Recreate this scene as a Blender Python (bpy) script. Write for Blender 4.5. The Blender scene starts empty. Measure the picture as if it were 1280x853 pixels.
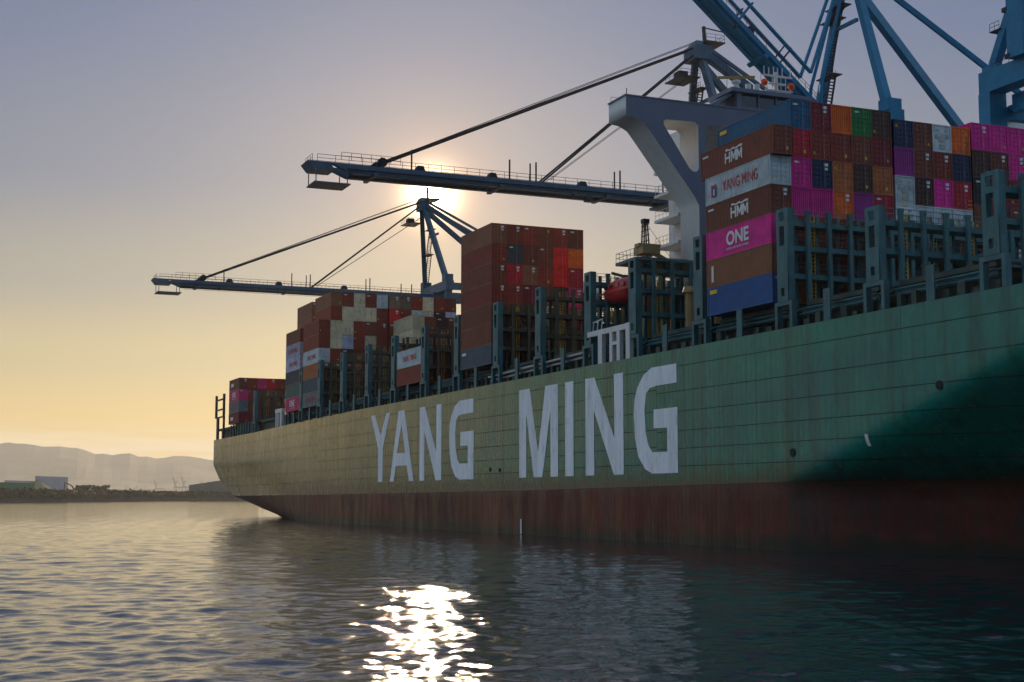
import bpy, bmesh, math, random
import numpy as np
from mathutils import Vector, Matrix
random.seed(7); rng = np.random.default_rng(7)
sc = bpy.context.scene
COL = sc.collection
PI = math.pi

# ------------------------------------------------------------------ camera
FPX, PHI, PITCH, CAMH = 1780.3, math.radians(23.07), math.radians(6.242), 5.038
cF = Vector((-math.cos(PHI)*math.cos(PITCH), math.sin(PHI)*math.cos(PITCH), math.sin(PITCH)))
cR = Vector((math.sin(PHI), math.cos(PHI), 0.0))
cU = cR.cross(cF)
cam_d = bpy.data.cameras.new('camera'); cam = bpy.data.objects.new('camera', cam_d); COL.objects.link(cam)
cam_d.sensor_width = 36; cam_d.lens = FPX/1280*36; cam_d.clip_start = 0.5; cam_d.clip_end = 80000
cam.matrix_world = Matrix(((cR.x, cU.x, -cF.x, 0), (cR.y, cU.y, -cF.y, 0), (cR.z, cU.z, -cF.z, CAMH), (0, 0, 0, 1)))
sc.camera = cam

# ------------------------------------------------------------------ sky and sun
SUN = Vector((-0.91996, 0.33119, 0.20975)).normalized()
SUN_EL = math.asin(SUN.z); SUN_ROT = math.atan2(SUN.x, SUN.y)
world = bpy.data.worlds.new('World'); sc.world = world; world.use_nodes = True
def build_world():
    nt = world.node_tree; N = nt.nodes; L = nt.links
    for n in list(N): N.remove(n)
    out = N.new('ShaderNodeOutputWorld'); bg = N.new('ShaderNodeBackground'); L.new(bg.outputs[0], out.inputs[0])
    tc = N.new('ShaderNodeTexCoord')
    sky = N.new('ShaderNodeTexSky'); sky.sky_type = 'NISHITA'; sky.sun_disc = False
    sky.sun_elevation = SUN_EL; sky.sun_rotation = SUN_ROT; sky.air_density = 1.0; sky.dust_density = 2.0; sky.ozone_density = 2.5
    def math_(op, a, b=None, c=None):
        n = N.new('ShaderNodeMath'); n.operation = op
        for i, v in enumerate((a, b, c)):
            if v is None: continue
            if isinstance(v, (int, float)): n.inputs[i].default_value = v
            else: L.new(v, n.inputs[i])
        return n.outputs[0]
    def mix(kind, f, a, b):
        n = N.new('ShaderNodeMix'); n.data_type = 'RGBA'; n.blend_type = kind; n.clamp_factor = True
        for i, v in ((0, f), (6, a), (7, b)):
            if isinstance(v, (int, float)): n.inputs[i].default_value = v
            elif isinstance(v, tuple): n.inputs[i].default_value = v
            else: L.new(v, n.inputs[i])
        return n.outputs[2]
    nrm = N.new('ShaderNodeVectorMath'); nrm.operation = 'NORMALIZE'; L.new(tc.outputs['Generated'], nrm.inputs[0])
    sep = N.new('ShaderNodeSeparateXYZ'); L.new(nrm.outputs[0], sep.inputs[0])
    el = math_('MAXIMUM', sep.outputs[2], 0.0)
    dot = N.new('ShaderNodeVectorMath'); dot.operation = 'DOT_PRODUCT'; L.new(nrm.outputs[0], dot.inputs[0]); dot.inputs[1].default_value = SUN
    ang = math_('ARCCOSINE', math_('MINIMUM', dot.outputs['Value'], 1.0))      # radians from the sun
    # hazy gradient of a low evening sun, over the Nishita base
    ramp = N.new('ShaderNodeValToRGB'); L.new(el, ramp.inputs[0])
    cr = ramp.color_ramp; cr.interpolation = 'EASE'
    pts = SKY_RAMP
    while len(cr.elements) < len(pts): cr.elements.new(0.5)
    for e, (p, c) in zip(cr.elements, pts): e.position = p; e.color = (*c, 1)
    # away from the sun the haze cools to dusk blue
    cool = N.new('ShaderNodeMapRange'); cool.interpolation_type = 'SMOOTHSTEP'; L.new(ang, cool.inputs[0])
    for i, v in ((1, 0.60), (2, 1.35), (3, 0.0), (4, 1.0)): cool.inputs[i].default_value = v
    ramp2 = N.new('ShaderNodeValToRGB'); L.new(math_('DIVIDE', ang, PI), ramp2.inputs[0]); cr = ramp2.color_ramp
    while len(cr.elements) < len(SKY_COOL): cr.elements.new(0.5)
    for e, (p, c) in zip(cr.elements, SKY_COOL): e.position = p; e.color = (*c, 1)
    ef = N.new('ShaderNodeMapRange'); ef.interpolation_type = 'SMOOTHSTEP'; L.new(el, ef.inputs[0])
    for i, v in ((1, 0.30), (2, 1.0), (3, 1.0), (4, 0.75)): ef.inputs[i].default_value = v
    sc_ = N.new('ShaderNodeVectorMath'); sc_.operation = 'SCALE'; L.new(ramp2.outputs[0], sc_.inputs[0]); L.new(ef.outputs[0], sc_.inputs[3])
    grad = mix('MIX', cool.outputs[0], ramp.outputs[0], sc_.outputs[0])
    skm = mix('MULTIPLY', 1.0, sky.outputs[0], (SKY_K, SKY_K, SKY_K, 1))
    base = mix('MIX', SKY_MIX, skm, grad)
    # aureole and disc of the sun itself
    g1 = math_('MULTIPLY', math_('EXPONENT', math_('MULTIPLY', ang, -1/0.095)), GLOW[0])
    g2 = math_('MULTIPLY', math_('EXPONENT', math_('MULTIPLY', ang, -1/0.021)), GLOW[1])
    g3 = math_('MULTIPLY', math_('EXPONENT', math_('MULTIPLY', ang, -1/0.0050)), GLOW[2])
    def addglow(b, g, col):
        n = N.new('ShaderNodeVectorMath'); n.operation = 'SCALE'; n.inputs[0].default_value = col; L.new(g, n.inputs[3])
        return mix('ADD', 1.0, b, n.outputs[0])
    c = addglow(base, g1, (1.0, 0.60, 0.22)); c = addglow(c, g2, (1.0, 0.43, 0.05)); c = addglow(c, g3, (1.0, 0.82, 0.50))
    # thin bright cloud deck lying low behind the hills
    mp = N.new('ShaderNodeMapping'); L.new(nrm.outputs[0], mp.inputs[0]); mp.inputs['Scale'].default_value = (5, 5, 60)
    nz = N.new('ShaderNodeTexNoise'); L.new(mp.outputs[0], nz.inputs[0]); nz.inputs['Scale'].default_value = 2.0; nz.inputs['Detail'].default_value = 6
    cl = N.new('ShaderNodeMapRange'); L.new(nz.outputs[0], cl.inputs[0])
    for i, v in ((1, 0.38), (2, 0.54), (3, 0.0), (4, 1.0)): cl.inputs[i].default_value = v
    low = N.new('ShaderNodeMapRange'); low.interpolation_type = 'SMOOTHSTEP'; L.new(el, low.inputs[0])
    for i, v in ((1, 0.034), (2, 0.052), (3, 0.85), (4, 0.0)): low.inputs[i].default_value = v
    c = mix('MIX', math_('MULTIPLY', cl.outputs[0], low.outputs[0]), c, (1.0, 0.80, 0.46, 1))
    L.new(c, bg.inputs[0]); bg.inputs[1].default_value = 1.0
    bg.inputs[1].default_value = 1.0
SKY_RAMP = [(0.0, (0.86, 0.54, 0.10)), (0.046, (0.78, 0.54, 0.13)), (0.095, (0.54, 0.45, 0.24)), (0.15, (0.31, 0.31, 0.28)), (0.225, (0.165, 0.21, 0.31)), (0.34, (0.10, 0.165, 0.32)), (0.7, (0.12, 0.19, 0.34))]
SKY_COOL = [(0.0, (0.5, 0.5, 0.5)), (0.30, (0.70, 0.64, 0.58)), (0.49, (0.60, 0.84, 1.10)), (0.63, (0.24, 0.38, 0.60)), (0.78, (0.085, 0.14, 0.24)), (1.0, (0.05, 0.08, 0.15))]
SKY_K, SKY_MIX = 0.06, 0.92
GLOW = (0.28, 0.85, 38.0)
build_world()
ld = bpy.data.lights.new('sun', 'SUN'); ld.energy = 3.2; ld.angle = math.radians(0.5); ld.color = (1.0, 0.74, 0.46)
sun = bpy.data.objects.new('sun', ld); COL.objects.link(sun); sun.rotation_euler = SUN.to_track_quat('Z', 'Y').to_euler()
sc.view_settings.view_transform = 'Standard'; sc.view_settings.look = 'None'
sc.view_settings.exposure = 0.0; sc.view_settings.gamma = 1.0
sc.cycles.max_bounces = 6; sc.cycles.diffuse_bounces = 3; sc.cycles.glossy_bounces = 3; sc.cycles.volume_bounces = 1
sc.cycles.transparent_max_bounces = 6
sc.cycles.use_denoising = True

# ------------------------------------------------------------------ helpers
def srgb(h):
    h = h.lstrip('#'); v = [int(h[i:i+2], 16)/255 for i in (0, 2, 4)]
    return tuple(x/12.92 if x <= .04045 else ((x+.055)/1.055)**2.4 for x in v)
class MB:
    """collects shapes into one mesh"""
    def __init__(s): s.v = []; s.f = []
    def add(s, vs, fs):
        o = len(s.v); s.v += [tuple(v) for v in vs]; s.f += [tuple(i+o for i in f) for f in fs]; return s
    def box(s, x0, x1, y0, y1, z0, z1):
        return s.add([(x0,y0,z0),(x1,y0,z0),(x1,y1,z0),(x0,y1,z0),(x0,y0,z1),(x1,y0,z1),(x1,y1,z1),(x0,y1,z1)],
                     [(0,3,2,1),(4,5,6,7),(0,1,5,4),(1,2,6,5),(2,3,7,6),(3,0,4,7)])
    def bar(s, a, b, w, h=None, up=(0,0,1), w2=None, h2=None):
        h = h or w; w2 = w2 or w; h2 = h2 or h
        a = Vector(a); b = Vector(b); d = (b-a).normalized(); u = Vector(up)
        if abs(d.dot(u)) > .98: u = Vector((1,0,0))
        r = d.cross(u).normalized(); u = r.cross(d)
        vs = []
        for p, ww, hh in ((a, w, h), (b, w2, h2)):
            for i, j in ((-1,-1),(1,-1),(1,1),(-1,1)): vs.append(p + r*i*ww/2 + u*j*hh/2)
        return s.add(vs, [(0,1,2,3),(7,6,5,4),(0,4,5,1),(1,5,6,2),(2,6,7,3),(3,7,4,0)])
    def tube(s, a, b, r, n=8, r2=None):
        r2 = r if r2 is None else r2
        a = Vector(a); b = Vector(b); d = (b-a).normalized(); u = Vector((0,0,1)) if abs(d.z) < .9 else Vector((1,0,0))
        p = d.cross(u).normalized(); q = p.cross(d); vs = []
        for c, rr in ((a, r), (b, r2)):
            for k in range(n): t = 2*PI*k/n; vs.append(c + (p*math.cos(t)+q*math.sin(t))*rr)
        fs = [(k, (k+1)%n, n+(k+1)%n, n+k) for k in range(n)] + [tuple(range(n))[::-1], tuple(range(n, 2*n))]
        return s.add(vs, fs)
    def path(s, pts, r, n=6):
        for a, b in zip(pts, pts[1:]): s.tube(a, b, r, n)
        return s
    def grid(s, P):
        """P[i][j] points"""
        ni, nj = len(P), len(P[0])
        return s.add([p for row in P for p in row], [(i*nj+j, i*nj+j+1, (i+1)*nj+j+1, (i+1)*nj+j) for i in range(ni-1) for j in range(nj-1)])
    def mesh(s, name):
        m = bpy.data.meshes.new(name); m.from_pydata(s.v, [], s.f); m.update(); return m
    def build(s, name, mat, parent=None, label=None, smooth=False):
        return link(name, s.mesh(name), mat, parent, label, smooth)
def link(name, mesh, mat, parent=None, label=None, smooth=False, loc=None):
    o = bpy.data.objects.new(name, mesh); COL.objects.link(o)
    if mat is not None and not mesh.materials: mesh.materials.append(mat)
    if smooth: mesh.polygons.foreach_set('use_smooth', [True]*len(mesh.polygons))
    if parent is not None:
        o.parent = parent
        if loc is None: o.matrix_parent_inverse = Matrix.Translation(-parent.location) if parent.parent is None else Matrix.Identity(4)
    if loc is not None: o.location = loc
    if label: o['label'] = label
    return o
def thing(name, label, cat, loc=(0,0,0), group=None):
    o = bpy.data.objects.new(name, None); COL.objects.link(o); o.location = loc; o.empty_display_size = .5
    o['label'] = label; o['category'] = cat
    if group: o['group'] = group
    return o
def poly_mesh(name, loops, depth, mapf):
    """flat outline with holes (2D loops), extruded by depth, mapped to 3D"""
    cu = bpy.data.curves.new('outline', 'CURVE'); cu.dimensions = '2D'; cu.fill_mode = 'BOTH'; cu.extrude = depth/2
    for lp in loops:
        sp = cu.splines.new('POLY'); sp.points.add(len(lp)-1); sp.use_cyclic_u = True
        for p, (x, y) in zip(sp.points, lp): p.co = (x, y, 0, 1)
    ob = bpy.data.objects.new('outline', cu); COL.objects.link(ob)
    dg = bpy.context.evaluated_depsgraph_get(); me = bpy.data.meshes.new_from_object(ob.evaluated_get(dg))
    bpy.data.objects.remove(ob); bpy.data.curves.remove(cu)
    for v in me.vertices: v.co = mapf(*v.co)
    me.name = name; return me
def text_mesh(txt, w, h, shear=0.0, bold=0.0):
    cu = bpy.data.curves.new('text', 'FONT'); cu.body = txt; cu.extrude = .008; cu.shear = shear; cu.offset = bold
    ob = bpy.data.objects.new('text', cu); COL.objects.link(ob)
    dg = bpy.context.evaluated_depsgraph_get(); me = bpy.data.meshes.new_from_object(ob.evaluated_get(dg))
    bpy.data.objects.remove(ob); bpy.data.curves.remove(cu)
    co = np.array([v.co[:] for v in me.vertices]); mn = co.min(0); mx = co.max(0)
    for v in me.vertices: v.co = ((v.co.x-mn[0])/(mx[0]-mn[0])*w, v.co.z-.01, (v.co.y-mn[1])/(mx[1]-mn[1])*h)
    return me

# ------------------------------------------------------------------ materials
def mat(name, col, rough=.5, metal=0.0, spec=.3, var=.25, scale=(.6,.6,.6), bump=0.0, bscale=20, rust=0.0, rustcol=(.12,.05,.025), coat=0.0, objcol=False):
    m = bpy.data.materials.new(name); m.use_nodes = True; nt = m.node_tree; N = nt.nodes; L = nt.links
    b = N['Principled BSDF']; b.inputs['Roughness'].default_value = rough; b.inputs['Metallic'].default_value = metal
    b.inputs['Specular IOR Level'].default_value = spec; b.inputs['Coat Weight'].default_value = coat; b.inputs['Coat Roughness'].default_value = .15
    geo = N.new('ShaderNodeNewGeometry'); mp = N.new('ShaderNodeMapping'); L.new(geo.outputs['Position'], mp.inputs[0]); mp.inputs['Scale'].default_value = scale
    nz = N.new('ShaderNodeTexNoise'); L.new(mp.outputs[0], nz.inputs[0]); nz.inputs['Scale'].default_value = 1; nz.inputs['Detail'].default_value = 7; nz.inputs['Roughness'].default_value = .65
    mr = N.new('ShaderNodeMapRange'); L.new(nz.outputs[0], mr.inputs[0])
    for i, v in ((1, .3), (2, .7), (3, 1-var), (4, 1+var)): mr.inputs[i].default_value = v
    mx = N.new('ShaderNodeMix'); mx.data_type = 'RGBA'; mx.blend_type = 'MULTIPLY'; mx.inputs[0].default_value = 1
    if objcol:
        oi = N.new('ShaderNodeObjectInfo'); L.new(oi.outputs['Color'], mx.inputs[6])
    else: mx.inputs[6].default_value = (*col, 1)
    L.new(mr.outputs[0], mx.inputs[7]); out = mx.outputs[2]
    if rust > 0:
        mp2 = N.new('ShaderNodeMapping'); L.new(geo.outputs['Position'], mp2.inputs[0]); mp2.inputs['Scale'].default_value = (2.2, 2.2, .5)
        n2 = N.new('ShaderNodeTexNoise'); L.new(mp2.outputs[0], n2.inputs[0]); n2.inputs['Scale'].default_value = 1; n2.inputs['Detail'].default_value = 9
        m2 = N.new('ShaderNodeMapRange'); L.new(n2.outputs[0], m2.inputs[0])
        for i, v in ((1, .56), (2, .72), (3, 0), (4, rust)): m2.inputs[i].default_value = v
        x2 = N.new('ShaderNodeMix'); x2.data_type = 'RGBA'; L.new(m2.outputs[0], x2.inputs[0]); L.new(out, x2.inputs[6]); x2.inputs[7].default_value = (*rustcol, 1); out = x2.outputs[2]
    L.new(out, b.inputs['Base Color'])
    if bump > 0:
        nb = N.new('ShaderNodeTexNoise'); L.new(geo.outputs['Position'], nb.inputs[0]); nb.inputs['Scale'].default_value = bscale; nb.inputs['Detail'].default_value = 4
        bp = N.new('ShaderNodeBump'); bp.inputs['Strength'].default_value = bump; bp.inputs['Distance'].default_value = .05; L.new(nb.outputs[0], bp.inputs['Height']); L.new(bp.outputs[0], b.inputs['Normal'])
    return m
M = {}
M['paint'] = mat('container_paint', None, .48, objcol=True, var=.22, scale=(.5,.5,.9), rust=.5, bump=.0)
M['white'] = mat('white_marking', (.72,.72,.70), .5, var=.1)
M['yellow'] = mat('yellow_sticker', (.75,.48,.03), .5, var=.1)
M['redmark'] = mat('red_marking', (.55,.03,.04), .5, var=.1)
M['bluemark'] = mat('blue_marking', (.03,.06,.3), .5, var=.1)
M['steel'] = mat('galvanised_bar', (.34,.34,.33), .45, metal=.3, var=.2)
M['lash'] = mat('lashing_bridge_paint', srgb('#37686c'), .5, var=.3, scale=(1,1,.5), rust=.55)
M['lash_aft'] = mat('aft_lattice_paint', srgb('#4e4d40'), .6, var=.3, scale=(1,1,.5), rust=.6)
M['deckdark'] = mat('deck_steel', srgb('#3c4a44'), .65, var=.35, scale=(.8,.8,.8), rust=.5)
M['white_ship'] = mat('superstructure_white', (.66,.66,.64), .45, var=.10, scale=(.4,.4,.15), rust=.12)
M['bridge'] = mat('bridge_house_shaded', srgb('#687284'), .45, var=.10, scale=(.4,.4,.15), rust=.12)  # superstructure white with the shade of its forward side put into the colour
M['crane'] = mat('crane_paint', srgb('#486276'), .5, var=.2, rust=.2)
M['crane_blue'] = mat('crane_blue_paint', srgb('#00749c'), .45, var=.2, rust=.15)
M['cable'] = mat('dark_steel', srgb('#22262b'), .5, var=.2)
M['lifeboat'] = mat('lifeboat_red', srgb('#b81f28'), .35, var=.1)
M['glass'] = mat('dark_glass', (.02,.025,.03), .06, spec=.9, var=.05)
M['orange'] = mat('orange_buoy', srgb('#e8552a'), .5, var=.1)
M['tan'] = mat('tan_paint', srgb('#a58a5c'), .55, var=.2, rust=.3)
M['concrete'] = mat('quay_concrete', (.22,.21,.2), .85, var=.3, bump=.2)

def hull_material(name, c1, c2, rough, mode):
    m = bpy.data.materials.new(name); m.use_nodes = True; nt = m.node_tree; N = nt.nodes; L = nt.links; b = N['Principled BSDF']
    geo = N.new('ShaderNodeNewGeometry')
    def noise(scale, detail, lo, hi, a, bb, rgh=.6):
        mp = N.new('ShaderNodeMapping'); L.new(geo.outputs['Position'], mp.inputs[0]); mp.inputs['Scale'].default_value = scale
        n = N.new('ShaderNodeTexNoise'); L.new(mp.outputs[0], n.inputs[0]); n.inputs['Scale'].default_value = 1; n.inputs['Detail'].default_value = detail; n.inputs['Roughness'].default_value = rgh
        r = N.new('ShaderNodeMapRange'); L.new(n.outputs[0], r.inputs[0])
        for i, v in ((1, lo), (2, hi), (3, a), (4, bb)): r.inputs[i].default_value = v
        return r.outputs[0]
    def mixc(f, a, bb, t='MIX'):
        n = N.new('ShaderNodeMix'); n.data_type = 'RGBA'; n.blend_type = t
        for i, v in ((0, f), (6, a), (7, bb)):
            if isinstance(v, (int, float, tuple)): n.inputs[i].default_value = v
            else: L.new(v, n.inputs[i])
        return n.outputs[2]
    col = mixc(noise((.05,.05,.12), 5, .35, .65, 0, 1), (*c1, 1), (*c2, 1))
    if mode == 'top':                                                         # golden sky sheen on the after body, put into the paint colour
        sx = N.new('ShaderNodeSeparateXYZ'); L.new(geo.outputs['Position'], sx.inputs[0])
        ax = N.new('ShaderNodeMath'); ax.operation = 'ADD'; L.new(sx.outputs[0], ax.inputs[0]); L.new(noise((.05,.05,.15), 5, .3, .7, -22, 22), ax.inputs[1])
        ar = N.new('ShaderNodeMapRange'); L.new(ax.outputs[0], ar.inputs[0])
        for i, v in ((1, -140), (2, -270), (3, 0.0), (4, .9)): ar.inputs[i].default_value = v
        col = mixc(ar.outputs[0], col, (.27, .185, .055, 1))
    streak = noise((.55,.55,.035), 8, .50, .74, 0, .75, .7)                     # long run-off streaks
    col = mixc(streak, col, (.006, .035, .028, 1))
    wide = noise((.13,.13,.008), 6, .54, .70, 0, .65, .65); col = mixc(wide, col, (.010, .032, .026, 1))
    blot = noise((.16,.16,.55), 7, .58, .8, 0, .35)
    col = mixc(blot, col, (.05, .055, .03, 1))
    fine = noise((2.5,2.5,.7), 6, .3, .7, .8, 1.2)
    col = mixc(1.0, col, fine, 'MULTIPLY')
    sep = N.new('ShaderNodeSeparateXYZ'); L.new(geo.outputs['Position'], sep.inputs[0])
    wob = noise((.35,.35,.6), 6, .3, .7, -.9, .9, .7)
    zz = N.new('ShaderNodeMath'); zz.operation = 'ADD'; L.new(sep.outputs[2], zz.inputs[0]); L.new(wob, zz.inputs[1])
    def band(z0, z1, amt):
        r = N.new('ShaderNodeMapRange'); r.interpolation_type = 'SMOOTHSTEP'; L.new(zz.outputs[0], r.inputs[0])
        for i, v in ((1, z0), (2, z1), (3, 0.0), (4, amt)): r.inputs[i].default_value = v
        return r.outputs[0]
    if mode == 'top':                                                         # scuffed, rubbed paint low on the topsides
        col = mixc(band(9.6, 5.8, .85), col, (.028, .036, .018, 1)); col = mixc(band(7.0, 5.9, .6), col, (.10, .06, .045, 1))
    else:                                                                     # chalky upper edge, slime and weed at the waterline
        col = mixc(band(4.6, 5.9, .45), col, (.12, .07, .05, 1)); col = mixc(band(2.2, .2, .9), col, (.018, .02, .010, 1))
    L.new(col, b.inputs['Base Color'])
    rg = noise((.4,.4,.1), 6, .3, .7, rough*.8, rough*1.3); L.new(rg, b.inputs['Roughness'])
    b.inputs['Specular IOR Level'].default_value = .27
    # hungry-horse dishing between frames
    mp = N.new('ShaderNodeMapping'); L.new(geo.outputs['Position'], mp.inputs[0]); mp.inputs['Scale'].default_value = (.9,.9,.35)
    n = N.new('ShaderNodeTexNoise'); L.new(mp.outputs[0], n.inputs[0]); n.inputs['Scale'].default_value = 1; n.inputs['Detail'].default_value = 3
    bp = N.new('ShaderNodeBump'); bp.inputs['Strength'].default_value = .35; bp.inputs['Distance'].default_value = .06; L.new(n.outputs[0], bp.inputs['Height'])
    wv = N.new('ShaderNodeTexWave'); wv.wave_type = 'BANDS'; wv.bands_direction = 'X'; L.new(geo.outputs['Position'], wv.inputs[0]); wv.inputs['Scale'].default_value = .36; wv.inputs['Distortion'].default_value = .6; wv.inputs['Detail'].default_value = 1
    b2 = N.new('ShaderNodeBump'); b2.inputs['Strength'].default_value = .30; b2.inputs['Distance'].default_value = .035; L.new(wv.outputs[0], b2.inputs['Height']); L.new(bp.outputs[0], b2.inputs['Normal']); L.new(b2.outputs[0], b.inputs['Normal'])
    return m
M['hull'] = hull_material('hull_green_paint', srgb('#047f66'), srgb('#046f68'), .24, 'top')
M['boot'] = hull_material('boot_topping_red', srgb('#66281a'), srgb('#4c1e14'), .5, 'boot')
M['seam'] = mat('weld_seam', (.012,.016,.014), .7, var=.2)
M['letter'] = mat('hull_lettering_white', (.84,.86,.88), .5, var=.16, scale=(.7,.7,.05), rust=.35, rustcol=(.22,.22,.17))

# ------------------------------------------------------------------ water
def build_water():
    az0 = math.atan2(cF.y, cF.x)
    a1 = np.linspace(-.46, .46, 700)
    a2 = np.linspace(.46, 2*PI-.46, 90)[1:-1]
    ang = np.concatenate([a1, a2]) + az0
    rr = [7.0]
    while rr[-1] < 420: rr.append(rr[-1]*1.004)
    while rr[-1] < 60000: rr.append(rr[-1]*1.18)
    r = np.array(rr); n_r, n_a = len(r), len(ang)
    R, A = np.meshgrid(r, ang, indexing='ij')
    X = R*np.cos(A); Y = R*np.sin(A); Z = np.zeros_like(X)
    cell = R*.004
    for k in range(90):
        lam = .22*(5/.22)**((k+rng.random())/90)
        th = rng.normal(az0+.4, 1.15); amp = .0030*lam**.72*(0.5+rng.random())
        kx, ky = 2*PI/lam*math.cos(th), 2*PI/lam*math.sin(th)
        fade = np.clip((lam/cell-2.2)/3, 0, 1)
        ph = kx*X+ky*Y+rng.random()*2*PI
        s = np.sin(ph)
        Z += amp*fade*(s+.25*np.cos(2*ph))
    patch = .7+.6*(.5+.5*np.sin(X*.021+1.3*np.sin(Y*.017))*np.sin(Y*.028+.9*np.sin(X*.013)))
    Z *= patch
    nearw = np.abs(((A-az0+PI) % (2*PI))-PI) > .46
    Z[nearw] *= .0
    V = np.stack([X, Y, Z], -1).reshape(-1, 3)
    i = np.arange(n_r-1)[:, None]; j = np.arange(n_a)[None, :]; j2 = (j+1) % n_a
    Fq = np.stack(np.broadcast_arrays(i*n_a+j, (i+1)*n_a+j, (i+1)*n_a+j2, i*n_a+j2), -1).reshape(-1, 4)
    c = len(V); V = np.vstack([V, [[0, 0, 0]]])
    me = bpy.data.meshes.new('water')
    nq = len(Fq); tri = np.stack([np.full(n_a, c), np.arange(n_a), (np.arange(n_a)+1) % n_a], -1)
    me.vertices.add(len(V)); me.vertices.foreach_set('co', V.ravel())
    loops = np.concatenate([Fq.ravel(), tri.ravel()]); me.loops.add(len(loops)); me.loops.foreach_set('vertex_index', loops)
    me.polygons.add(nq+n_a)
    me.polygons.foreach_set('loop_start', np.concatenate([np.arange(nq)*4, nq*4+np.arange(n_a)*3]))
    me.update(calc_edges=True); me.polygons.foreach_set('use_smooth', [True]*len(me.polygons))
    m = bpy.data.materials.new('harbour_water'); m.use_nodes = True; nt = m.node_tree; N = nt.nodes; L = nt.links; b = N['Principled BSDF']
    b.inputs['Base Color'].default_value = (.006, .022, .026, 1); b.inputs['Roughness'].default_value = .045; b.inputs['IOR'].default_value = 1.42
    geo = N.new('ShaderNodeNewGeometry')
    prev = None
    for sc_, st, dist in (((.9,.9,.9), .45, .10), ((3.2,3.2,3.2), .55, .035), ((10,10,10), .6, .012)):
        mp = N.new('ShaderNodeMapping'); L.new(geo.outputs['Position'], mp.inputs[0]); mp.inputs['Scale'].default_value = sc_
        mp.inputs['Rotation'].default_value = (0, 0, -az0-.4)
        mp2 = N.new('ShaderNodeMapping'); L.new(mp.outputs[0], mp2.inputs[0]); mp2.inputs['Scale'].default_value = (1, .55, 1)
        n = N.new('ShaderNodeTexNoise'); L.new(mp2.outputs[0], n.inputs[0]); n.inputs['Scale'].default_value = 1; n.inputs['Detail'].default_value = 3
        bp = N.new('ShaderNodeBump'); bp.inputs['Strength'].default_value = st; bp.inputs['Distance'].default_value = dist; L.new(n.outputs[0], bp.inputs['Height'])
        if prev is not None: L.new(prev, bp.inputs['Normal'])
        prev = bp.outputs[0]
    L.new(prev, b.inputs['Normal'])
    o = link('water', me, m); o['kind'] = 'structure'
build_water()

# ------------------------------------------------------------------ the ship
P, BEAM = 76.71, 51.0
YC = P+BEAM/2
ship = thing('container_ship', 'huge green container ship with red boot topping and white lettering along its side', 'ship', (-215, YC, 0))
def interp(x, xs, ys): return float(np.interp(x, xs, ys))
def deck_z(x): return interp(x, [-404, -345, -300, -60, -28], [20.95, 20.95, 21.0, 21.0, 24.0])
def boot_z(x): return interp(x, [-404, -300, -180, -110, -30], [5.3, 5.35, 5.8, 6.45, 6.5])
def stern_x(z): return interp(z, [-3, 0, 1.9, 5.3, 9.9, 14.0], [-345, -368, -382, -397, -403, -404])
def stern_a(z): return interp(z, [-3, 0, 1.9, 5.3, 9.9, 14.0], [16, 13, 9.5, 4.6, 1.6, 0.0])
def knuckle(x): return interp(x, [-132, -116, -112, -82, -60, -28], [-6, 4.6, 6.0, 15.6, 19, 22])
def inset(x, z):
    d = interp(x, [-404, -391, -349, -319, -287, -250], [3.8, 3.7, 3.1, 1.8, .5, 0])
    xe = stern_x(z)
    if x < -230:
        t = min(1.0, (-230-x)/(-230-xe)); d += stern_a(z)*t**4
    if x > -78: d += 25.4*min(1.0, ((x+78)/50.0))**2.6
    if x > -133:
        k = knuckle(x); zz = max(z, 5.6); d += max(0.0, min(1.0, (x+112)/14))*.1*max(0.0, 5.6-max(z, 0.0))
        q_ = (k-zz)/.5; d += 1.5*.5*(math.log1p(math.exp(q_)) if q_ < 30 else q_) if q_ > -5 else 0
    if z < -1: d += 0
    return min(d, 25.4)
def hull_pt(x, z, off=0.0): return (x, P+inset(x, z)-off, z)
XS = [-404+4*k for k in range(0, 70)]+[-128+1.5*k for k in range(1, 67)]
def hull_grid(zf0, zf1, n):
    Pg = []
    for k, x in enumerate(XS):
        row = []
        for j in range(n+1):
            z = zf0(x)+(zf1(x)-zf0(x))*j/n
            xe = max(x, stern_x(z)+(x+404)*.02)
            row.append((xe, P+inset(xe, z), z))
        Pg.append(row)
    return Pg
def hull_side_mesh(zf0, zf1, n):
    mb = MB(); G = hull_grid(zf0, zf1, n); mb.grid(G)
    mir = [[(x, 2*YC-y, z) for x, y, z in row] for row in G]; mb.grid(mir[::-1])
    # stern cap: transom and counter across the ship
    cap = []
    for w in np.linspace(0, 1, 9): cap.append([(p[0], p[1]+(2*YC-2*p[1])*w, p[2]) for p in G[0]])
    mb.grid(cap[::-1]); return mb
hull = hull_side_mesh(boot_z, deck_z, 12).build('hull', M['seam'], ship, smooth=True)
boot = hull_side_mesh(lambda x: -3.0, boot_z, 10).build('boot_topping', M['boot'], ship, smooth=True)
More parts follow.
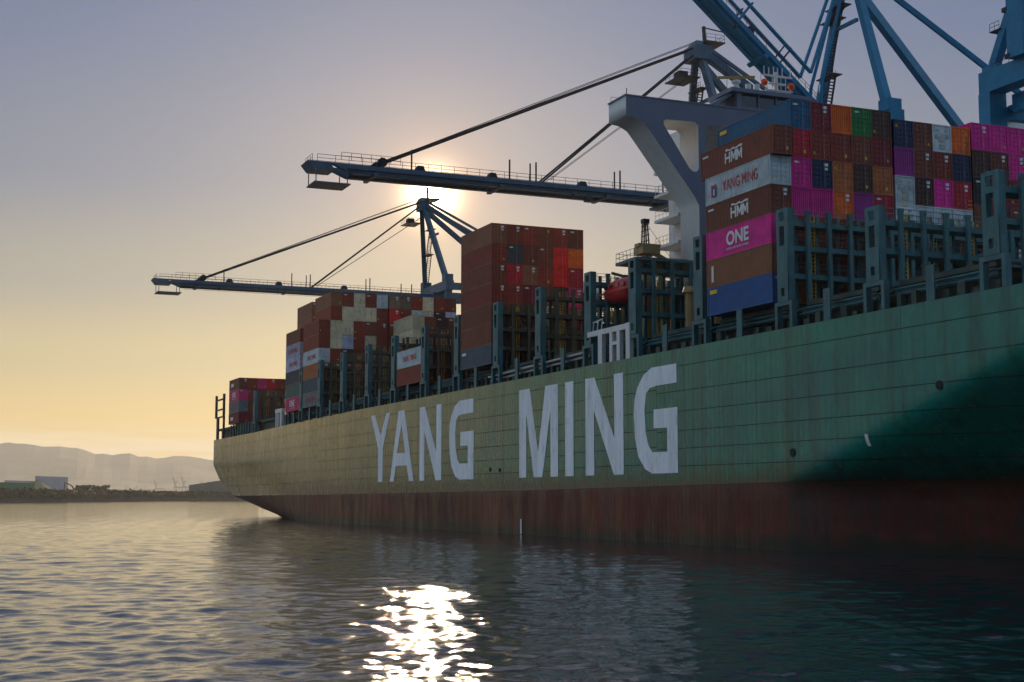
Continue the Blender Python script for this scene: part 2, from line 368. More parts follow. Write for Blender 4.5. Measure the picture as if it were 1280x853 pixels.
# shell plating: every plate a piece of its own, seams left open between them
xsec = [-404, -388, -369, -340, -322, -297, -281, -266, -250, -236, -219, -202, -183, -160.2, -139, -118.95, -96.6, -78, -56]
for a, b in zip(xsec, xsec[1:]):
    zs = [None, 8.3, 10.2, 12.1, 14.2, 16.4, 19.1, None]
    if -161 < a < -139.5: zs = [None, 8.6, 10.5, 12.4, 14.42, 16.83, 19.1, None]
    if a < -296: zs = [None, 8.0, 10.2, 13.0, 15.6, 18.6, None]
    for za, zb in zip(zs, zs[1:]):
        bow = a > -140; nj = 10 if bow else 4; n = max(2, int((b-a)/(1.3 if bow else 4))); G = []
        for i in range(n+1):
            x = a+.02+(b-a-.04)*i/n
            z0 = boot_z(x)+.02 if za is None else za+.036; z1 = deck_z(x)-.02 if zb is None else zb-.036
            row = []
            for j in range(nj):
                z = z0+(z1-z0)*j/(nj-1); xx = max(x, stern_x(z)+.03)
                row.append(hull_pt(xx, z, .03))
            G.append(row)
        mb = MB(); mb.grid(G)
        rim = [G[i][0] for i in range(n+1)]+[G[n][j] for j in range(1, nj)]+[G[i][-1] for i in range(n-1, -1, -1)]+[G[0][j] for j in range(nj-2, 0, -1)]
        inn = [(x, y+.03, z) for x, y, z in rim]; m_ = len(rim)
        mb.add(rim+inn, [(k, m_+k, m_+(k+1) % m_, (k+1) % m_) for k in range(m_)])
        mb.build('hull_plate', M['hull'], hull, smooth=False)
# transom plating
mb = MB()
for k in range(6):
    y0 = P+3.95+k*7.2; mb.box(-404.06, -404.0, y0+.05, y0+7.1, 14.2, 20.9)
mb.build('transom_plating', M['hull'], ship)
# mooring openings near the stern
for x0 in (-401.5, -398.2):
    y = P+inset(x0+.7, 18)-.045
    MB().box(x0, x0+1.5, y, y+.03, 16.6, 18.7).build('mooring_port', M['glass'], ship)
mb = MB(); mb.box(-404, -30, P+4.3, 2*YC-P-4.3, 20.4, 20.9); mb.build('main_deck', M['deckdark'], ship)
# side walkway strip and bulwark edge
mb = MB(); G0 = []
for x in np.arange(-404, -70, 6.0): G0.append([(x, P+inset(x, 21)+.02, deck_z(x)-.08), (x, P+5, deck_z(x)-.08)])
mb.grid(G0); mb.build('side_deck', M['deckdark'], ship)

# hull lettering
LET = {
 'Y': [[(0,1),(.22,1),(.52,.68),(.80,1),(1,1),(.645,.49),(.64,0),(.41,0),(.41,.49)]],
 'A': [[(0,0),(.17,0),(.255,.22),(.72,.22),(.82,0),(1,0),(.61,1),(.36,1)], [(.30,.40),(.65,.40),(.49,.80)]],
 'N': [[(0,0),(0,1),(.25,1),(.77,.36),(.77,1),(1,1),(1,0),(.75,0),(.235,.66),(.235,0)]],
 'M': [[(0,0),(0,1),(.28,1),(.5,.27),(.69,1),(1,1),(1,0),(.815,0),(.815,.72),(.61,0),(.385,0),(.19,.72),(.19,0)]],
 'I': [[(0,0),(0,1),(1,1),(1,0)]],
 'G': [[((u+.127)/1.122, v) for u, v in [(.98,1),(.985,.825),(.491,.822),(.303,.808),(.206,.757),(.158,.605),(.181,.401),(.249,.271),(.355,.20),(.738,.197),(.741,.42),(.395,.424),(.4,.60),(.993,.60),(.993,0),(.35,0),(.161,.045),(-.015,.167),(-.098,.341),(-.127,.565),(-.103,.72),(-.025,.829),(.138,.94),(.355,1)]]],
}
for ch, xa, xb in [('Y',-244.4,-233.5),('A',-233.3,-221.0),('N',-218.1,-207.9),('G',-204.5,-194.3),('M',-177.45,-165.0),('I',-162.85,-160.4),('N',-157.0,-147.0),('G',-144.4,-134.4)]:
    loops = [[(xa+u*(xb-xa), 7.6+v*11.82) for u, v in lp] for lp in LET[ch]]
    me = poly_mesh('letter', loops, .03, lambda x, y, z: (x, P-.05+z, y))
    link('letter', me, M['letter'], ship, 'white letter %s of the hull name' % ch)
# load marks and overboard outlets
for x, z0, z1 in [(-176.8, .1, 2.05), (-101.7, 9.4, 10.45)]:
    mb = MB()
    for k in range(6):
        za, zb = z0+(z1-z0)*k/6, z0+(z1-z0)*(k+1)/6
        ya, yb = P+inset(x, za)-.12, P+inset(x, zb)-.12
        mb.add([(x-.22,ya,za),(x+.22,ya,za),(x+.22,yb,zb),(x-.22,yb,zb),(x-.22,ya+.06,za),(x+.22,ya+.06,za),(x+.22,yb+.06,zb),(x-.22,yb+.06,zb)], [(0,1,2,3),(7,6,5,4),(0,3,7,4),(1,5,6,2)])
    mb.build('draught_mark', M['white'], ship)
for x, z, r in [(-112.8, 9.15, .42), (-187.9, 8.9, .3), (-184.4, 8.73, .3), (-92, 14.0, .4)]:
    y = P+inset(x, z); MB().tube((x, y-.12, z), (x, y-.02, z), r, 10).build('discharge_outlet', M['seam'], ship)

# ---- lashing bridges, edge frames, hatches
PITCH_Y, CH = 2.456, 2.921
LBX = [(-85.5, 30.2, 0), (-100.2, 30.2, 0), (-114.0, 32.6, 0), (-129.8, 32.6, 0), (-144.7, 32.6, 0), (-156.4, 32.6, 0), (-171.4, 32.8, 0), (-186.2, 32.6, 0),
       (-201.9, 32.6, 0), (-217.0, 32.6, 0), (-232.5, 32.6, 0), (-247.6, 32.6, 0), (-263.7, 32.6, 0), (-280.0, 32.6, 0), (-296.0, 32.6, .4), (-311.5, 32.6, 1.4), (-352, 31.4, 3.2)]
def tower_mesh(h):
    outer = [(-.9,0),(.9,0),(.9,h),(-.9,h)]
    holes = [[(-.42,h-3.6),(.42,h-3.6),(.42,h-1.7),(-.42,h-1.7)], [(-.42,h-1.2),(.42,h-1.2),(.42,h-.35),(-.42,h-.35)], [(-.28,.5),(.28,.5),(.28,1.3),(-.28,1.3)]]
    me = poly_mesh('side_tower', [outer]+holes, .12, lambda x, y, z: (x, z, y))
    bm = bmesh.new(); bm.from_mesh(me)
    extra = MB(); extra.box(-.9,-.78,.06,.75,0,h).box(.78,.9,.06,.75,0,h).box(-.9,.9,.62,.75,0,.4); tmp = extra.mesh('tmp'); bm.from_mesh(tmp); bm.to_mesh(me); bm.free(); bpy.data.meshes.remove(tmp)
    return me
TW = {}
post_me = {}; post_aft = {}
def lashing_bridge(x, top, ins, nposts, individual):
    z0 = 23.62; h = top-z0; lm = M['lash'] if x > -160 else M['lash_aft']; pm = post_me if x > -160 else post_aft
    y0 = P+ins
    root = MB().box(x-.95, x+.95, y0+1.2, 2*YC-y0-1.2, 22.6, 22.8).build('lashing_bridge', lm, ship)
    key = round(h, 1)
    if key not in TW: TW[key] = tower_mesh(h)
    link('side_tower', TW[key], M['lash'], root, loc=Vector((x, y0+.06, z0)))
    tiers = [top-1.5, top-3.9, top-6.6] if top > 31 else [top-1.5, top-4.0]
    for t in tiers:
        mb = MB(); mb.box(x+.62, x+.9, y0+.8, y0+PITCH_Y*nposts, t-.24, t+.24).box(x-.9, x-.62, y0+.8, y0+PITCH_Y*nposts, t-.24, t+.24).box(x-.62, x+.62, y0+.8, y0+PITCH_Y*nposts, t-.24, t-.14)
        mb.build('walkway_beam', lm, root)
    hz = top-21.4
    if hz not in pm: pm[hz] = MB().box(-.16,.16,-.2,.2,0,hz-.35).box(-.2,.2,-.24,.24,hz-.35,hz).mesh('post')
    rear = MB()
    for k in range(1, nposts):
        y = y0+k*PITCH_Y-.15
        if k <= individual: link('post', pm[hz], lm, root, loc=Vector((x+1.06, y, 21.2)))
        else: rear.box(x+.92, x+1.2, y-.18, y+.18, 21.2, top-.2)
        rear.box(x-1.2, x-.92, y-.18, y+.18, 21.2, top-.2)
    rear.build('rear_post_frame', lm, root)
    # lashing rods hung along the walkways
    rods = MB()
    for k in range(1, min(nposts, 9)):
        for t in tiers[:2]:
            for _ in range(2):
                yy = y0+k*PITCH_Y+random.uniform(.3, 2.0); rods.tube((x+.5, yy, t), (x+.5+random.uniform(-.3,.3), yy+random.uniform(-.2,.2), t+random.uniform(.8,1.5)), .05, 4)
    rods.build('lashing_rod', M['tan'], root)['kind'] = 'stuff'
    rl = MB()
    for t in tiers:
        for xx in (x+.95, x-.95):
            for q_ in (.55, 1.05): rl.tube((xx, y0+.9, t+.24+q_), (xx, y0+PITCH_Y*min(nposts, 12), t+.24+q_), .028, 4)
            for k in range(int(min(nposts, 12)*PITCH_Y/1.2)): rl.tube((xx, y0+.9+k*1.2, t+.24), (xx, y0+.9+k*1.2, t+1.3), .024, 4)
    rl.build('walkway_rail', lm, root)['kind'] = 'stuff'
    for k in (1, 4, 7):
        ld_ = MB(); yl = y0+k*PITCH_Y+.9
        for dy in (-.22, .22): ld_.bar((x+.3, yl+dy, 21.5), (x+.3, yl+dy, tiers[0]+1.0), .07)
        for q_ in range(28): ld_.bar((x+.3, yl-.22, 21.8+q_*.36), (x+.3, yl+.22, 21.8+q_*.36), .045)
        ld_.build('ladder', M['yellow'], root)
    # deck-edge portal under the tower
    mb = MB(); mb.box(x-1.45, x-1.02, y0+.02, y0+.6, 20.9, 23.2).box(x+1.02, x+1.45, y0+.02, y0+.6, 20.9, 23.2).box(x-1.45, x+1.45, y0+.02, y0+.6, 23.2, 23.6)
    mb.build('edge_portal', M['lash'], ship)
for i, (x, top, ins) in enumerate(LBX): lashing_bridge(x, top, ins, 20, 13 if i < 8 else 5)
xs = sorted([l[0] for l in LBX])
insd = {l[0]: l[2] for l in LBX}
for a, b in zip(xs, xs[1:]):
    if b-a > 20: continue
    m_ = (a+b)/2; y0 = P+(insd[a]+insd[b])/2
    if not -152 < m_ < -149: MB().box(m_-.5, m_+.5, y0+.05, y0+.2, 20.9, 23.95).box(m_-.5, m_-.4, y0+.2, y0+.7, 20.9, 23.95).build('edge_stanchion', M['lash'], ship)
    MB().box(a+1.5, b-1.5, y0+2.5, 2*YC-y0-2.5, 21.0, 23.1).build('hatch_coaming', M['deckdark'], ship)
    for q in range(4):
        ya = y0+1.7+q*12; MB().box(a+1.4, b-1.4, ya, ya+11.7, 23.1, 23.55).build('hatch_cover', M['deckdark'], ship)
    MB().tube((a+1, y0+1.2, 22.75), (b-1, y0+1.2, 22.75), .12, 6).tube((a+1, y0+1.2, 22.3), (b-1, y0+1.2, 22.3), .09, 6).box(a+1, b-1, y0+1.5, y0+1.75, 22.2, 22.75).build('pipe_run', M['lash'], ship)
    for k in range(7): MB().box(a+2+k*1.9, a+2.5+k*1.9+random.random()*.6, y0+.9, y0+1.4, 20.9, 21.5+random.random()*.9).build('deck_fitting', M['deckdark'], ship)
for a, b in ((-400.5, -383.5), (-381.5, -354), (-349.5, -332), (-331, -313.5)):
    MB().box(a, b, P+5.2, 2*YC-P-5.2, 21.0, 23.3).build('hatch_coaming', M['deckdark'], ship)
    for q in range(3): MB().box(a-.2, b+.2, P+4.4+q*14.2, P+18.2+q*14.2, 23.3, 23.95).build('hatch_cover', M['deckdark'], ship)
for x in np.arange(-381, -353, 3.1): MB().box(x, x+.5, P+3.5, P+3.9, 20.9, 24.0).build('edge_stanchion', M['lash'], ship)
mb = MB(); mb.bar((-190, P+.6, 22.2), (-157.5, P+.6, 22.9), .3, .25).bar((-190, P+1.0, 21.7), (-157.5, P+1.0, 22.4), .3, .25); mb.build('gangway', M['steel'], ship)

# white openwork frame at the rail, and its smaller sister near the stern
def white_frame(pieces, name='rail_frame'):
    mb = MB()
    for x0, x1, z0, z1, d in pieces: mb.box(x0, x1, P+d, P+d+.5, z0, z1)
    mb.build(name, M['white_ship'], ship)
white_frame([(-156.4,-146.3,24.45,25.1,-.05),(-153.5,-152.4,20.95,24.45,-.05),(-150.45,-149.7,20.95,24.45,-.05),(-148.6,-147.8,20.95,24.45,-.05),(-149.7,-148.6,22.9,23.3,-.05),(-146.3,-145.3,20.95,25.15,-.05)])
white_frame([(-326.5,-320.0,24.3,25.2,2.4),(-326,-325.2,20.9,24.3,2.4),(-324.0,-323.3,20.9,24.3,2.4),(-321.5,-320.3,20.9,24.3,2.4)])
mb = MB()
for x in (-155.5, -154.3, -153.2): mb.tube((x, P+.3, 25.1), (x+.3, P+.3, 26.3), .08, 5)
mb.tube((-155.7, P+.3, 26.2), (-152.8, P+.3, 26.4), .08, 5).build('frame_handrail', M['white_ship'], ship)
# stern lashing frame
mb = MB()
for x in (-403.5, -393.2): mb.box(x-.35, x+.35, P+3.9, P+4.5, 27.0, 33.4)
for z in (27.1, 29.2, 32.0): mb.box(-403.2, -393.5, P+4.0, P+4.4, z-.2, z+.2)
mb.box(-402.2, -400.4, P+4.0, P+4.5, 20.8, 27).box(-393.6,-392.8,P+4.0,P+4.5,20.8,27); mb.build('stern_frame', M['cable'], ship)

# ---- bridge house with its winged front
bx0, bx1 = -150.5, -146.0
def arc(c, r, a0, a1, n=6): return [(c[0]+r*math.cos(math.radians(a0+(a1-a0)*k/n)), c[1]+r*math.sin(math.radians(a0+(a1-a0)*k/n))) for k in range(n+1)]
YR = 2*YC
outer = [(76.85,52.3),(76.85,49.9),(78.2,49.75),(79.3,49.2),(80.3,48.0),(86.0,40.9),(86.62,39.8),(86.62,24.0)]
outer = outer+[(YR-y, z) for y, z in outer[::-1]]
h1 = [(82.3,49.95),(86.2,50.05),(86.65,49.6),(86.65,44.4),(86.4,43.95),(85.9,43.9),(85.4,44.2),(81.9,49.3),(81.9,49.75)]
h2 = [(88.2,49.85),(92.4,50.0),(92.9,49.5),(92.9,43.0),(92.4,42.5),(88.2,42.5),(87.75,43.0),(87.75,49.4)]
holes = [h1, h2]+[[(YR-y, z) for y, z in h] for h in (h1, h2)]
me = poly_mesh('bridge_front', [outer]+holes, bx1-bx0, lambda x, y, z: ((bx0+bx1)/2+z, x, y))
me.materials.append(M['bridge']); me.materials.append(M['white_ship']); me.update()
for p_ in me.polygons: p_.material_index = 0 if p_.normal.x > .9 else 1  # forward faces take the darker tone with painted-in shade, the rest stay white
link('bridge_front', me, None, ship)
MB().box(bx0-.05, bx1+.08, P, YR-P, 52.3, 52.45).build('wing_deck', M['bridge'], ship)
mb = MB()
for y0_, y1_ in ((88.0, YR-88.0),): mb.box(-151.0, -158.0, 89.2, YR-89.2, 24, 51.5)
mb.build('deckhouse', M['white_ship'], ship)
for z in (33.0, 36.4, 39.8, 43.0, 46.0):
    b_ = MB().box(-156.6, -150.6, 86.3, 89.2, z-.35, z).build('side_balcony', M['white_ship'], ship)
    mb = MB()
    for x in np.arange(-156.4, -150.7, .95): mb.tube((x, 86.4, z), (x, 86.4, z+1.1), .03, 4)
    for q in (.55, 1.1): mb.tube((-156.5, 86.4, z+q), (-150.7, 86.4, z+q), .03, 4)
    mb.build('balcony_rail', M['white_ship'], b_)
# wheelhouse and monkey island
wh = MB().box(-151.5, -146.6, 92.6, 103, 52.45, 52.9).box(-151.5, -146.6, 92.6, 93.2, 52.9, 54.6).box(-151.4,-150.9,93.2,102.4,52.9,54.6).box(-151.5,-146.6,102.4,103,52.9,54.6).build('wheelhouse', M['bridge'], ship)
mb = MB()
for y in np.arange(93.2, 102, 2.6): mb.box(-146.95, -146.7, y-.12, y+.12, 52.9, 54.6)
mb.build('window_mullion', M['bridge'], wh)
for y in np.arange(93.2, 99, 2.6): MB().box(-147.0, -146.9, y+.14, y+2.46, 52.95, 54.55).build('window', M['glass'], wh)
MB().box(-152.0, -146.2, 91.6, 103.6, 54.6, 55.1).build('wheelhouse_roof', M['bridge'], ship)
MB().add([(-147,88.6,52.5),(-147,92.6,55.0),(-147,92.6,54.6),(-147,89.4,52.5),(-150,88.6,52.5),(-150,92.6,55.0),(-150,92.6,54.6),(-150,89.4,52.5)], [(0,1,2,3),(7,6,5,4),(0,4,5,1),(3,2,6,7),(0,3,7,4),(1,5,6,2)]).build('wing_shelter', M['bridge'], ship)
mb = MB()
for y in np.arange(77, 92, 1.5): mb.tube((-150.2, y, 52.45), (-150.2, y, 53.2), .03, 4)
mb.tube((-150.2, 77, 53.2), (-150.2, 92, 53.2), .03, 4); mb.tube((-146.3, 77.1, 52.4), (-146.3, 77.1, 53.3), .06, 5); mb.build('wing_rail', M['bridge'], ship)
# radar pedestal with its scanner bar
rp = MB().tube((-148, 93.35, 55.1), (-148, 93.35, 56.2), .45, 10, .28).tube((-148,93.35,56.2),(-148,93.35,56.55),.55,10).build('radar_pedestal', M['white_ship'], ship)
MB().bar((-148.4, 90.9, 56.75), (-147.6, 95.8, 57.15), .35, .28).build('radar_scanner', M['tan'], rp)
MB().tube((-147.5,94.8,55.1),(-147.5,94.8,56.1),.35,8).tube((-147.5,96.0,55.1),(-147.5,96.0,56.2),.4,8).build('search_light', M['white_ship'], ship)
mb = MB()
for y in (92.4, 97.4, 98.3, 102, 103): mb.tube((-148.6, y, 55), (-148.6, y, 57.5+random.random()*1.6), .035, 4)
mb.build('whip_aerial', M['cable'], ship)
mst = MB().tube((-148, 99.2, 55), (-148, 99.2, 58.3), .38, 8, .2).build('radar_mast', M['white_ship'], ship)
mb = MB(); mb.bar((-148, 97.4, 57.8), (-148, 101.6, 57.8), .3, .2).bar((-148,97.6,55.8),(-148,101.5,55.9),.8,.15).bar((-148,98.2,56.8),(-148,100.6,56.8),.6,.12)
for y in (97.5, 98.2, 98.9, 99.5, 100.2, 101.4): mb.tube((-148, y, 57.8), (-148, y, 58.8+.3*random.random()), .07, 5)
for y in (97.7, 101.4): mb.tube((-148, y, 55.9), (-148, y, 57.0), .06, 5)
for y in (98.4, 98.8, 99.7, 100.4): mb.tube((-147.6, y, 55.9), (-147.6, y, 57.8), .05, 5)
mb.build('mast_yard', M['white_ship'], mst)
for y, z in ((97.3, 56.75), (101.3, 56.6)):
    bm = bmesh.new(); bmesh.ops.create_uvsphere(bm, u_segments=12, v_segments=8, radius=.45); me = bpy.data.meshes.new('satellite_dome'); bm.to_mesh(me); bm.free()
    for v in me.vertices: v.co += Vector((-147.7, y, z))
    link('signal_light', me, M['orange'], mst, smooth=True)
# platform top on the lashing bridge next to the house
pl = MB().box(-149.0, -143.6, P+.1, P+20, 32.25, 32.6).build('roof_platform', M['lash'], ship)
mb = MB()
for x in np.arange(-149, -143.5, .9): mb.tube((x, P+.2, 32.6), (x, P+.2, 33.7), .03, 4)
for y in np.arange(P+.2, P+16, 1.5): mb.tube((-149, y, 32.6), (-149, y, 33.7), .03, 4)
for q in (.55, 1.1): mb.tube((-149, P+.2, 32.6+q), (-143.6, P+.2, 32.6+q), .03, 4).tube((-149, P+.2, 32.6+q), (-149, P+16, 32.6+q), .03, 4)
mb.build('platform_rail', M['lash'], pl)
# provision crane
pc = MB().tube((-152, 82.6, 24), (-152, 82.6, 34.6), .75, 12, .6).build('provision_crane', M['tan'], ship)
mb = MB()
for dy in (-.35, .35):
    for dx in (-.35, .35): mb.bar((-152+dx, 82.5+dy, 35.2), (-152+dx*.6, 82.45+dy*.6, 38.6), .14)
for k in range(5): mb.bar((-152-.4, 82.15, 35.4+k*.65), (-152+.4, 82.85, 35.7+k*.65), .1)
mb.box(-152.4,-151.6,82.1,82.9,38.4,38.9).build('crane_tower', M['cable'], pc)
MB().box(-153.2,-150.8,81.5,83.9,34.5,35.4).box(-152.6,-151.4,81.3,84.3,35.4,35.8).build('slewing_cab', M['tan'], pc)
MB().bar((-152, 83.4, 34.9), (-151.5, 86.6, 33.2), .4, .5).tube((-152,82.5,38.6),(-151.5,86.4,33.4),.03,4).build('crane_jib', M['tan'], pc)
# dark machinery and trunking between the house and the lashing bridges
MB().box(-156, -151.6, 85.2, 88.5, 24, 30.2).build('engine_casing', M['deckdark'], ship)
for x, y, r, h in ((-141.5, 82.5, .55, 28.4), (-139.6, 84.0, .4, 29.6), (-137.0, 83.0, .7, 27.2), (-134.2, 85.0, .45, 28.6), (-150.6, 84.6, .5, 29.5)):
    v_ = MB().tube((x, y, 23), (x, y, h), r, 10).build('vent_trunk', M['tan'], ship); MB().tube((x, y, h), (x, y, h+.7), r*1.6, 10, r*1.2).build('vent_cowl', M['tan'], v_)
for z in (26.4, 29.2): MB().box(-151.0, -146.3, 82.6, 88.5, z, z+.2).build('side_platform', M['tan'], ship)
for k in range(5): MB().box(-150.9+k*1.1, -150.7+k*1.1, 82.7, 82.9, 23, 29.2).build('platform_post', M['tan'], ship)

# ---- lifeboat hanging beside the house
lb = thing('lifeboat', 'red enclosed lifeboat slung beside the white bridge above the rail', 'lifeboat', (-152.6, 79.9, 28.2))
def boat_mesh(canopy):
    mb = MB(); rows = []
    for i in range(13):
        t = i/12; x = -4.4+8.8*t; w = 1.55*(1-abs(2*t-1)**3.2)**.6+.04
        zk = .25+1.05*abs(2*t-1)**3
        row = []
        for j in range(9):
            a = PI*j/8
            if canopy: row.append((x*(1-.06*math.sin(a)), -w*.96*math.cos(a), 1.62+(1.75-.9*abs(2*t-1)**2.2)*math.sin(a)**.75))
            else: row.append((x, -w*math.cos(a), 1.6-(1.6-zk)*math.sin(a)**.7))
        rows.append(row)
    mb.grid(rows if canopy else rows[::-1]); return mb
b1 = boat_mesh(False).mesh('hull_shell'); b2 = boat_mesh(True).mesh('canopy')
for nm, m_ in (('hull_shell', b1), ('canopy', b2)): link(nm, m_, M['lifeboat'], lb, loc=Vector((0,0,0)), smooth=True)
link('rub_rail', MB().box(-4.2, 4.2, -1.66, -1.56, 1.5, 1.68).mesh('rub_rail'), M['lifeboat'], lb, loc=Vector((0,0,0)))
for k in range(4): link('window', MB().box(-2.6+k*1.5, -1.9+k*1.5, -1.5, -1.38, 2.1, 2.5).mesh('window'), M['glass'], lb, loc=Vector((0,0,0)))
mb = MB(); mb.bar((-155.5, 80.6, 21), (-155, 80.0, 28.3), .4).bar((-150, 80.6, 21), (-150.3, 80.0, 28.3), .4).bar((-156, 82.2, 22), (-155.8, 82.0, 32.4), .35).bar((-149.6, 82.2, 22), (-149.6, 82.0, 32.4), .35).bar((-155.8,82,32.2),(-155.8,79.8,32.6),.3).bar((-149.6,82,32.2),(-149.6,79.8,32.6),.3)
mb.build('lifeboat_davit', M['lash'], ship)

# ------------------------------------------------------------------ containers
HC = {'brown': '#7a3a24', 'tan_brown': '#93583a', 'dark_brown': '#4a2a20', 'red_brown': '#8e3420', 'maroon': '#7c1c24', 'crimson': '#b4182e', 'red': '#e02222', 'orange': '#ee6a18',
      'rust_orange': '#b5622c', 'green': '#137a36', 'navy': '#14284c', 'blue': '#0a5490', 'teal_blue': '#0a6286', 'magenta': '#dc168a', 'purple': '#a8328e', 'white': '#c9d2d2', 'cream': '#d8c6a0',
      'lilac': '#b5b2c4', 'grey': '#6d7478', 'dark_grey': '#43484e', 'slate': '#4b5b68', 'green_grey': '#566a60', 'black': '#22201f', 'pink': '#d8336f', 'grey_brown': '#7d6650'}
CL = {'tan_brown': 'tan brown', 'dark_brown': 'dark brown', 'red_brown': 'red brown', 'rust_orange': 'rust orange', 'teal_blue': 'teal blue', 'dark_grey': 'dark grey', 'green_grey': 'green grey', 'grey_brown': 'grey brown'}
L40, L45, CW, CHH = 12.19, 13.72, 2.438, 2.896
def corrug_side(mb, L, y, sgn):
    n = 34; p = (L-.5)/n; z0, z1 = .1, CHH-.08; row = []
    xs_ = []
    for i in range(n):
        x = -L+.25+i*p; xs_ += [(x, 0), (x+p*.3, 0), (x+p*.5, .05), (x+p*.8, .05)]
    xs_.append((-.25, 0))
    vs = []
    for x, d in xs_: vs += [(x, y+sgn*(.02+d), z0), (x, y+sgn*(.02+d), z1)]
    fs = []
    for i in range(len(xs_)-1):
        a = 2*i; fs.append((a, a+2, a+3, a+1) if sgn > 0 else (a, a+1, a+3, a+2))
    mb.add(vs, fs)
def body_mesh(L):
    mb = MB()
    for x0, x1 in ((-L, -L+.16), (-.16, 0)):
        for y0, y1 in ((0, .14), (CW-.14, CW)): mb.box(x0, x1, y0, y1, 0, CHH)
        mb.box(x0, x1, .14, CW-.14, 0, .16); mb.box(x0, x1, .14, CW-.14, CHH-.14, CHH)
    for y0, y1 in ((0, .1), (CW-.1, CW)): mb.box(-L+.16, -.16, y0, y1, 0, .1).box(-L+.16, -.16, y0, y1, CHH-.08, CHH)
    corrug_side(mb, L, 0, 1); corrug_side(mb, L, CW, -1)
    mb.box(-L+.1, -.1, .08, CW-.08, CHH-.12, CHH-.05).box(-L+.1, -.1, .1, CW-.1, .12, .18).box(-L+.03,-L+.1,.1,CW-.1,.1,CHH-.1)
    return mb.mesh('body')
body40, body45 = body_mesh(L40), body_mesh(L45)
def door_mesh(side):
    y0 = .15 if side == 0 else CW/2+.012; y1 = CW/2-.012 if side == 0 else CW-.15
    mb = MB(); mb.box(-.10, -.055, y0, y1, .17, CHH-.15)
    for k in range(5):
        z = .24+k*.5; mb.add([(-.055,y0+.06,z),(-.055,y1-.06,z),(-.055,y1-.06,z+.42),(-.055,y0+.06,z+.42),(-.03,y0+.1,z+.07),(-.03,y1-.1,z+.07),(-.03,y1-.1,z+.35),(-.03,y0+.1,z+.35)],
                             [(4,5,6,7),(0,1,5,4),(1,2,6,5),(2,3,7,6),(3,0,4,7)])
    return mb.mesh('door')
DOOR = [door_mesh(0), door_mesh(1)]
BARM = MB().tube((.0, 0, .12), (.0, 0, CHH-.1), .03, 6).box(-.01, .03, -.06, .06, .7, .85).box(-.02,.03,-.05,.05,.2,.28).box(-.02,.03,-.05,.05,2.5,2.58).mesh('locking_bar')
def end_panel():
    mb = MB(); n = 9; p = (CW-.3)/n; vs = []
    for i in range(n):
        y = .15+i*p
        for yy, d in ((y, -.09), (y+p*.3, -.09), (y+p*.5, -.045), (y+p*.8, -.045)): vs += [(d, yy, .16), (d, yy, CHH-.14)]
    vs += [(-.09, CW-.15, .16), (-.09, CW-.15, CHH-.14)]
    return MB().add(vs, [(2*i, 2*i+2, 2*i+3, 2*i+1) for i in range(len(vs)//2-1)]).mesh('end_panel')
ENDP = end_panel()
REEF = {}
mb = MB(); mb.box(-.12,-.07,.15,CW-.15,.16,CHH-.14).box(-.07,-.02,.25,CW-.25,1.95,2.6).box(-.07,-.03,.25,.75,.3,1.2).box(-.07,-.03,CW-.8,CW-.25,.3,1.3); REEF['panel'] = mb.mesh('reefer_panel')
mb = MB(); mb.tube((-.06, CW/2, 1.4), (-.02, CW/2, 1.4), .42, 14).box(-.06,-.015,.9,1.5,.3,.8).box(-.06,-.012,.35,.75,1.4,1.8).box(-.06,-.012,1.75,2.1,1.45,1.85).box(-.06,-.012,.4,.9,2.1,2.4).box(-.06,-.012,1.5,2.0,2.1,2.4); REEF['fan'] = mb.mesh('fan_grille')
STK_Y = MB().box(-.028, -.02, .25, .5, .5, .8).mesh('sticker'); STK_W = MB().box(-.028, -.02, .35, 1.0, 2.35, 2.55).mesh('marking_panel'); STK_2 = MB().box(-.028,-.02,1.45,1.95,2.3,2.6).box(-.028,-.02,1.55,1.9,1.9,2.15).mesh('marking_panel')
TXT = {}
def text_of(key, txt, w, h, **k):
    if key not in TXT: TXT[key] = text_mesh(txt, w, h, **k)
    return TXT[key]
ORD = ['top', 'second', 'third', 'fourth', 'fifth', 'sixth', 'seventh', 'eighth', 'ninth']
ORDC = ['outermost']+[w+' from the outer end' for w in 'second third fourth fifth sixth seventh eighth ninth tenth eleventh twelfth thirteenth fourteenth fifteenth'.split()]
def child(name, mesh, mt, par, col=None, loc=(0,0,0)):
    o = bpy.data.objects.new(name, mesh); COL.objects.link(o); o.parent = par; o.location = loc
    if not mesh.materials: mesh.materials.append(mt)
    if col: o.color = col
    return o
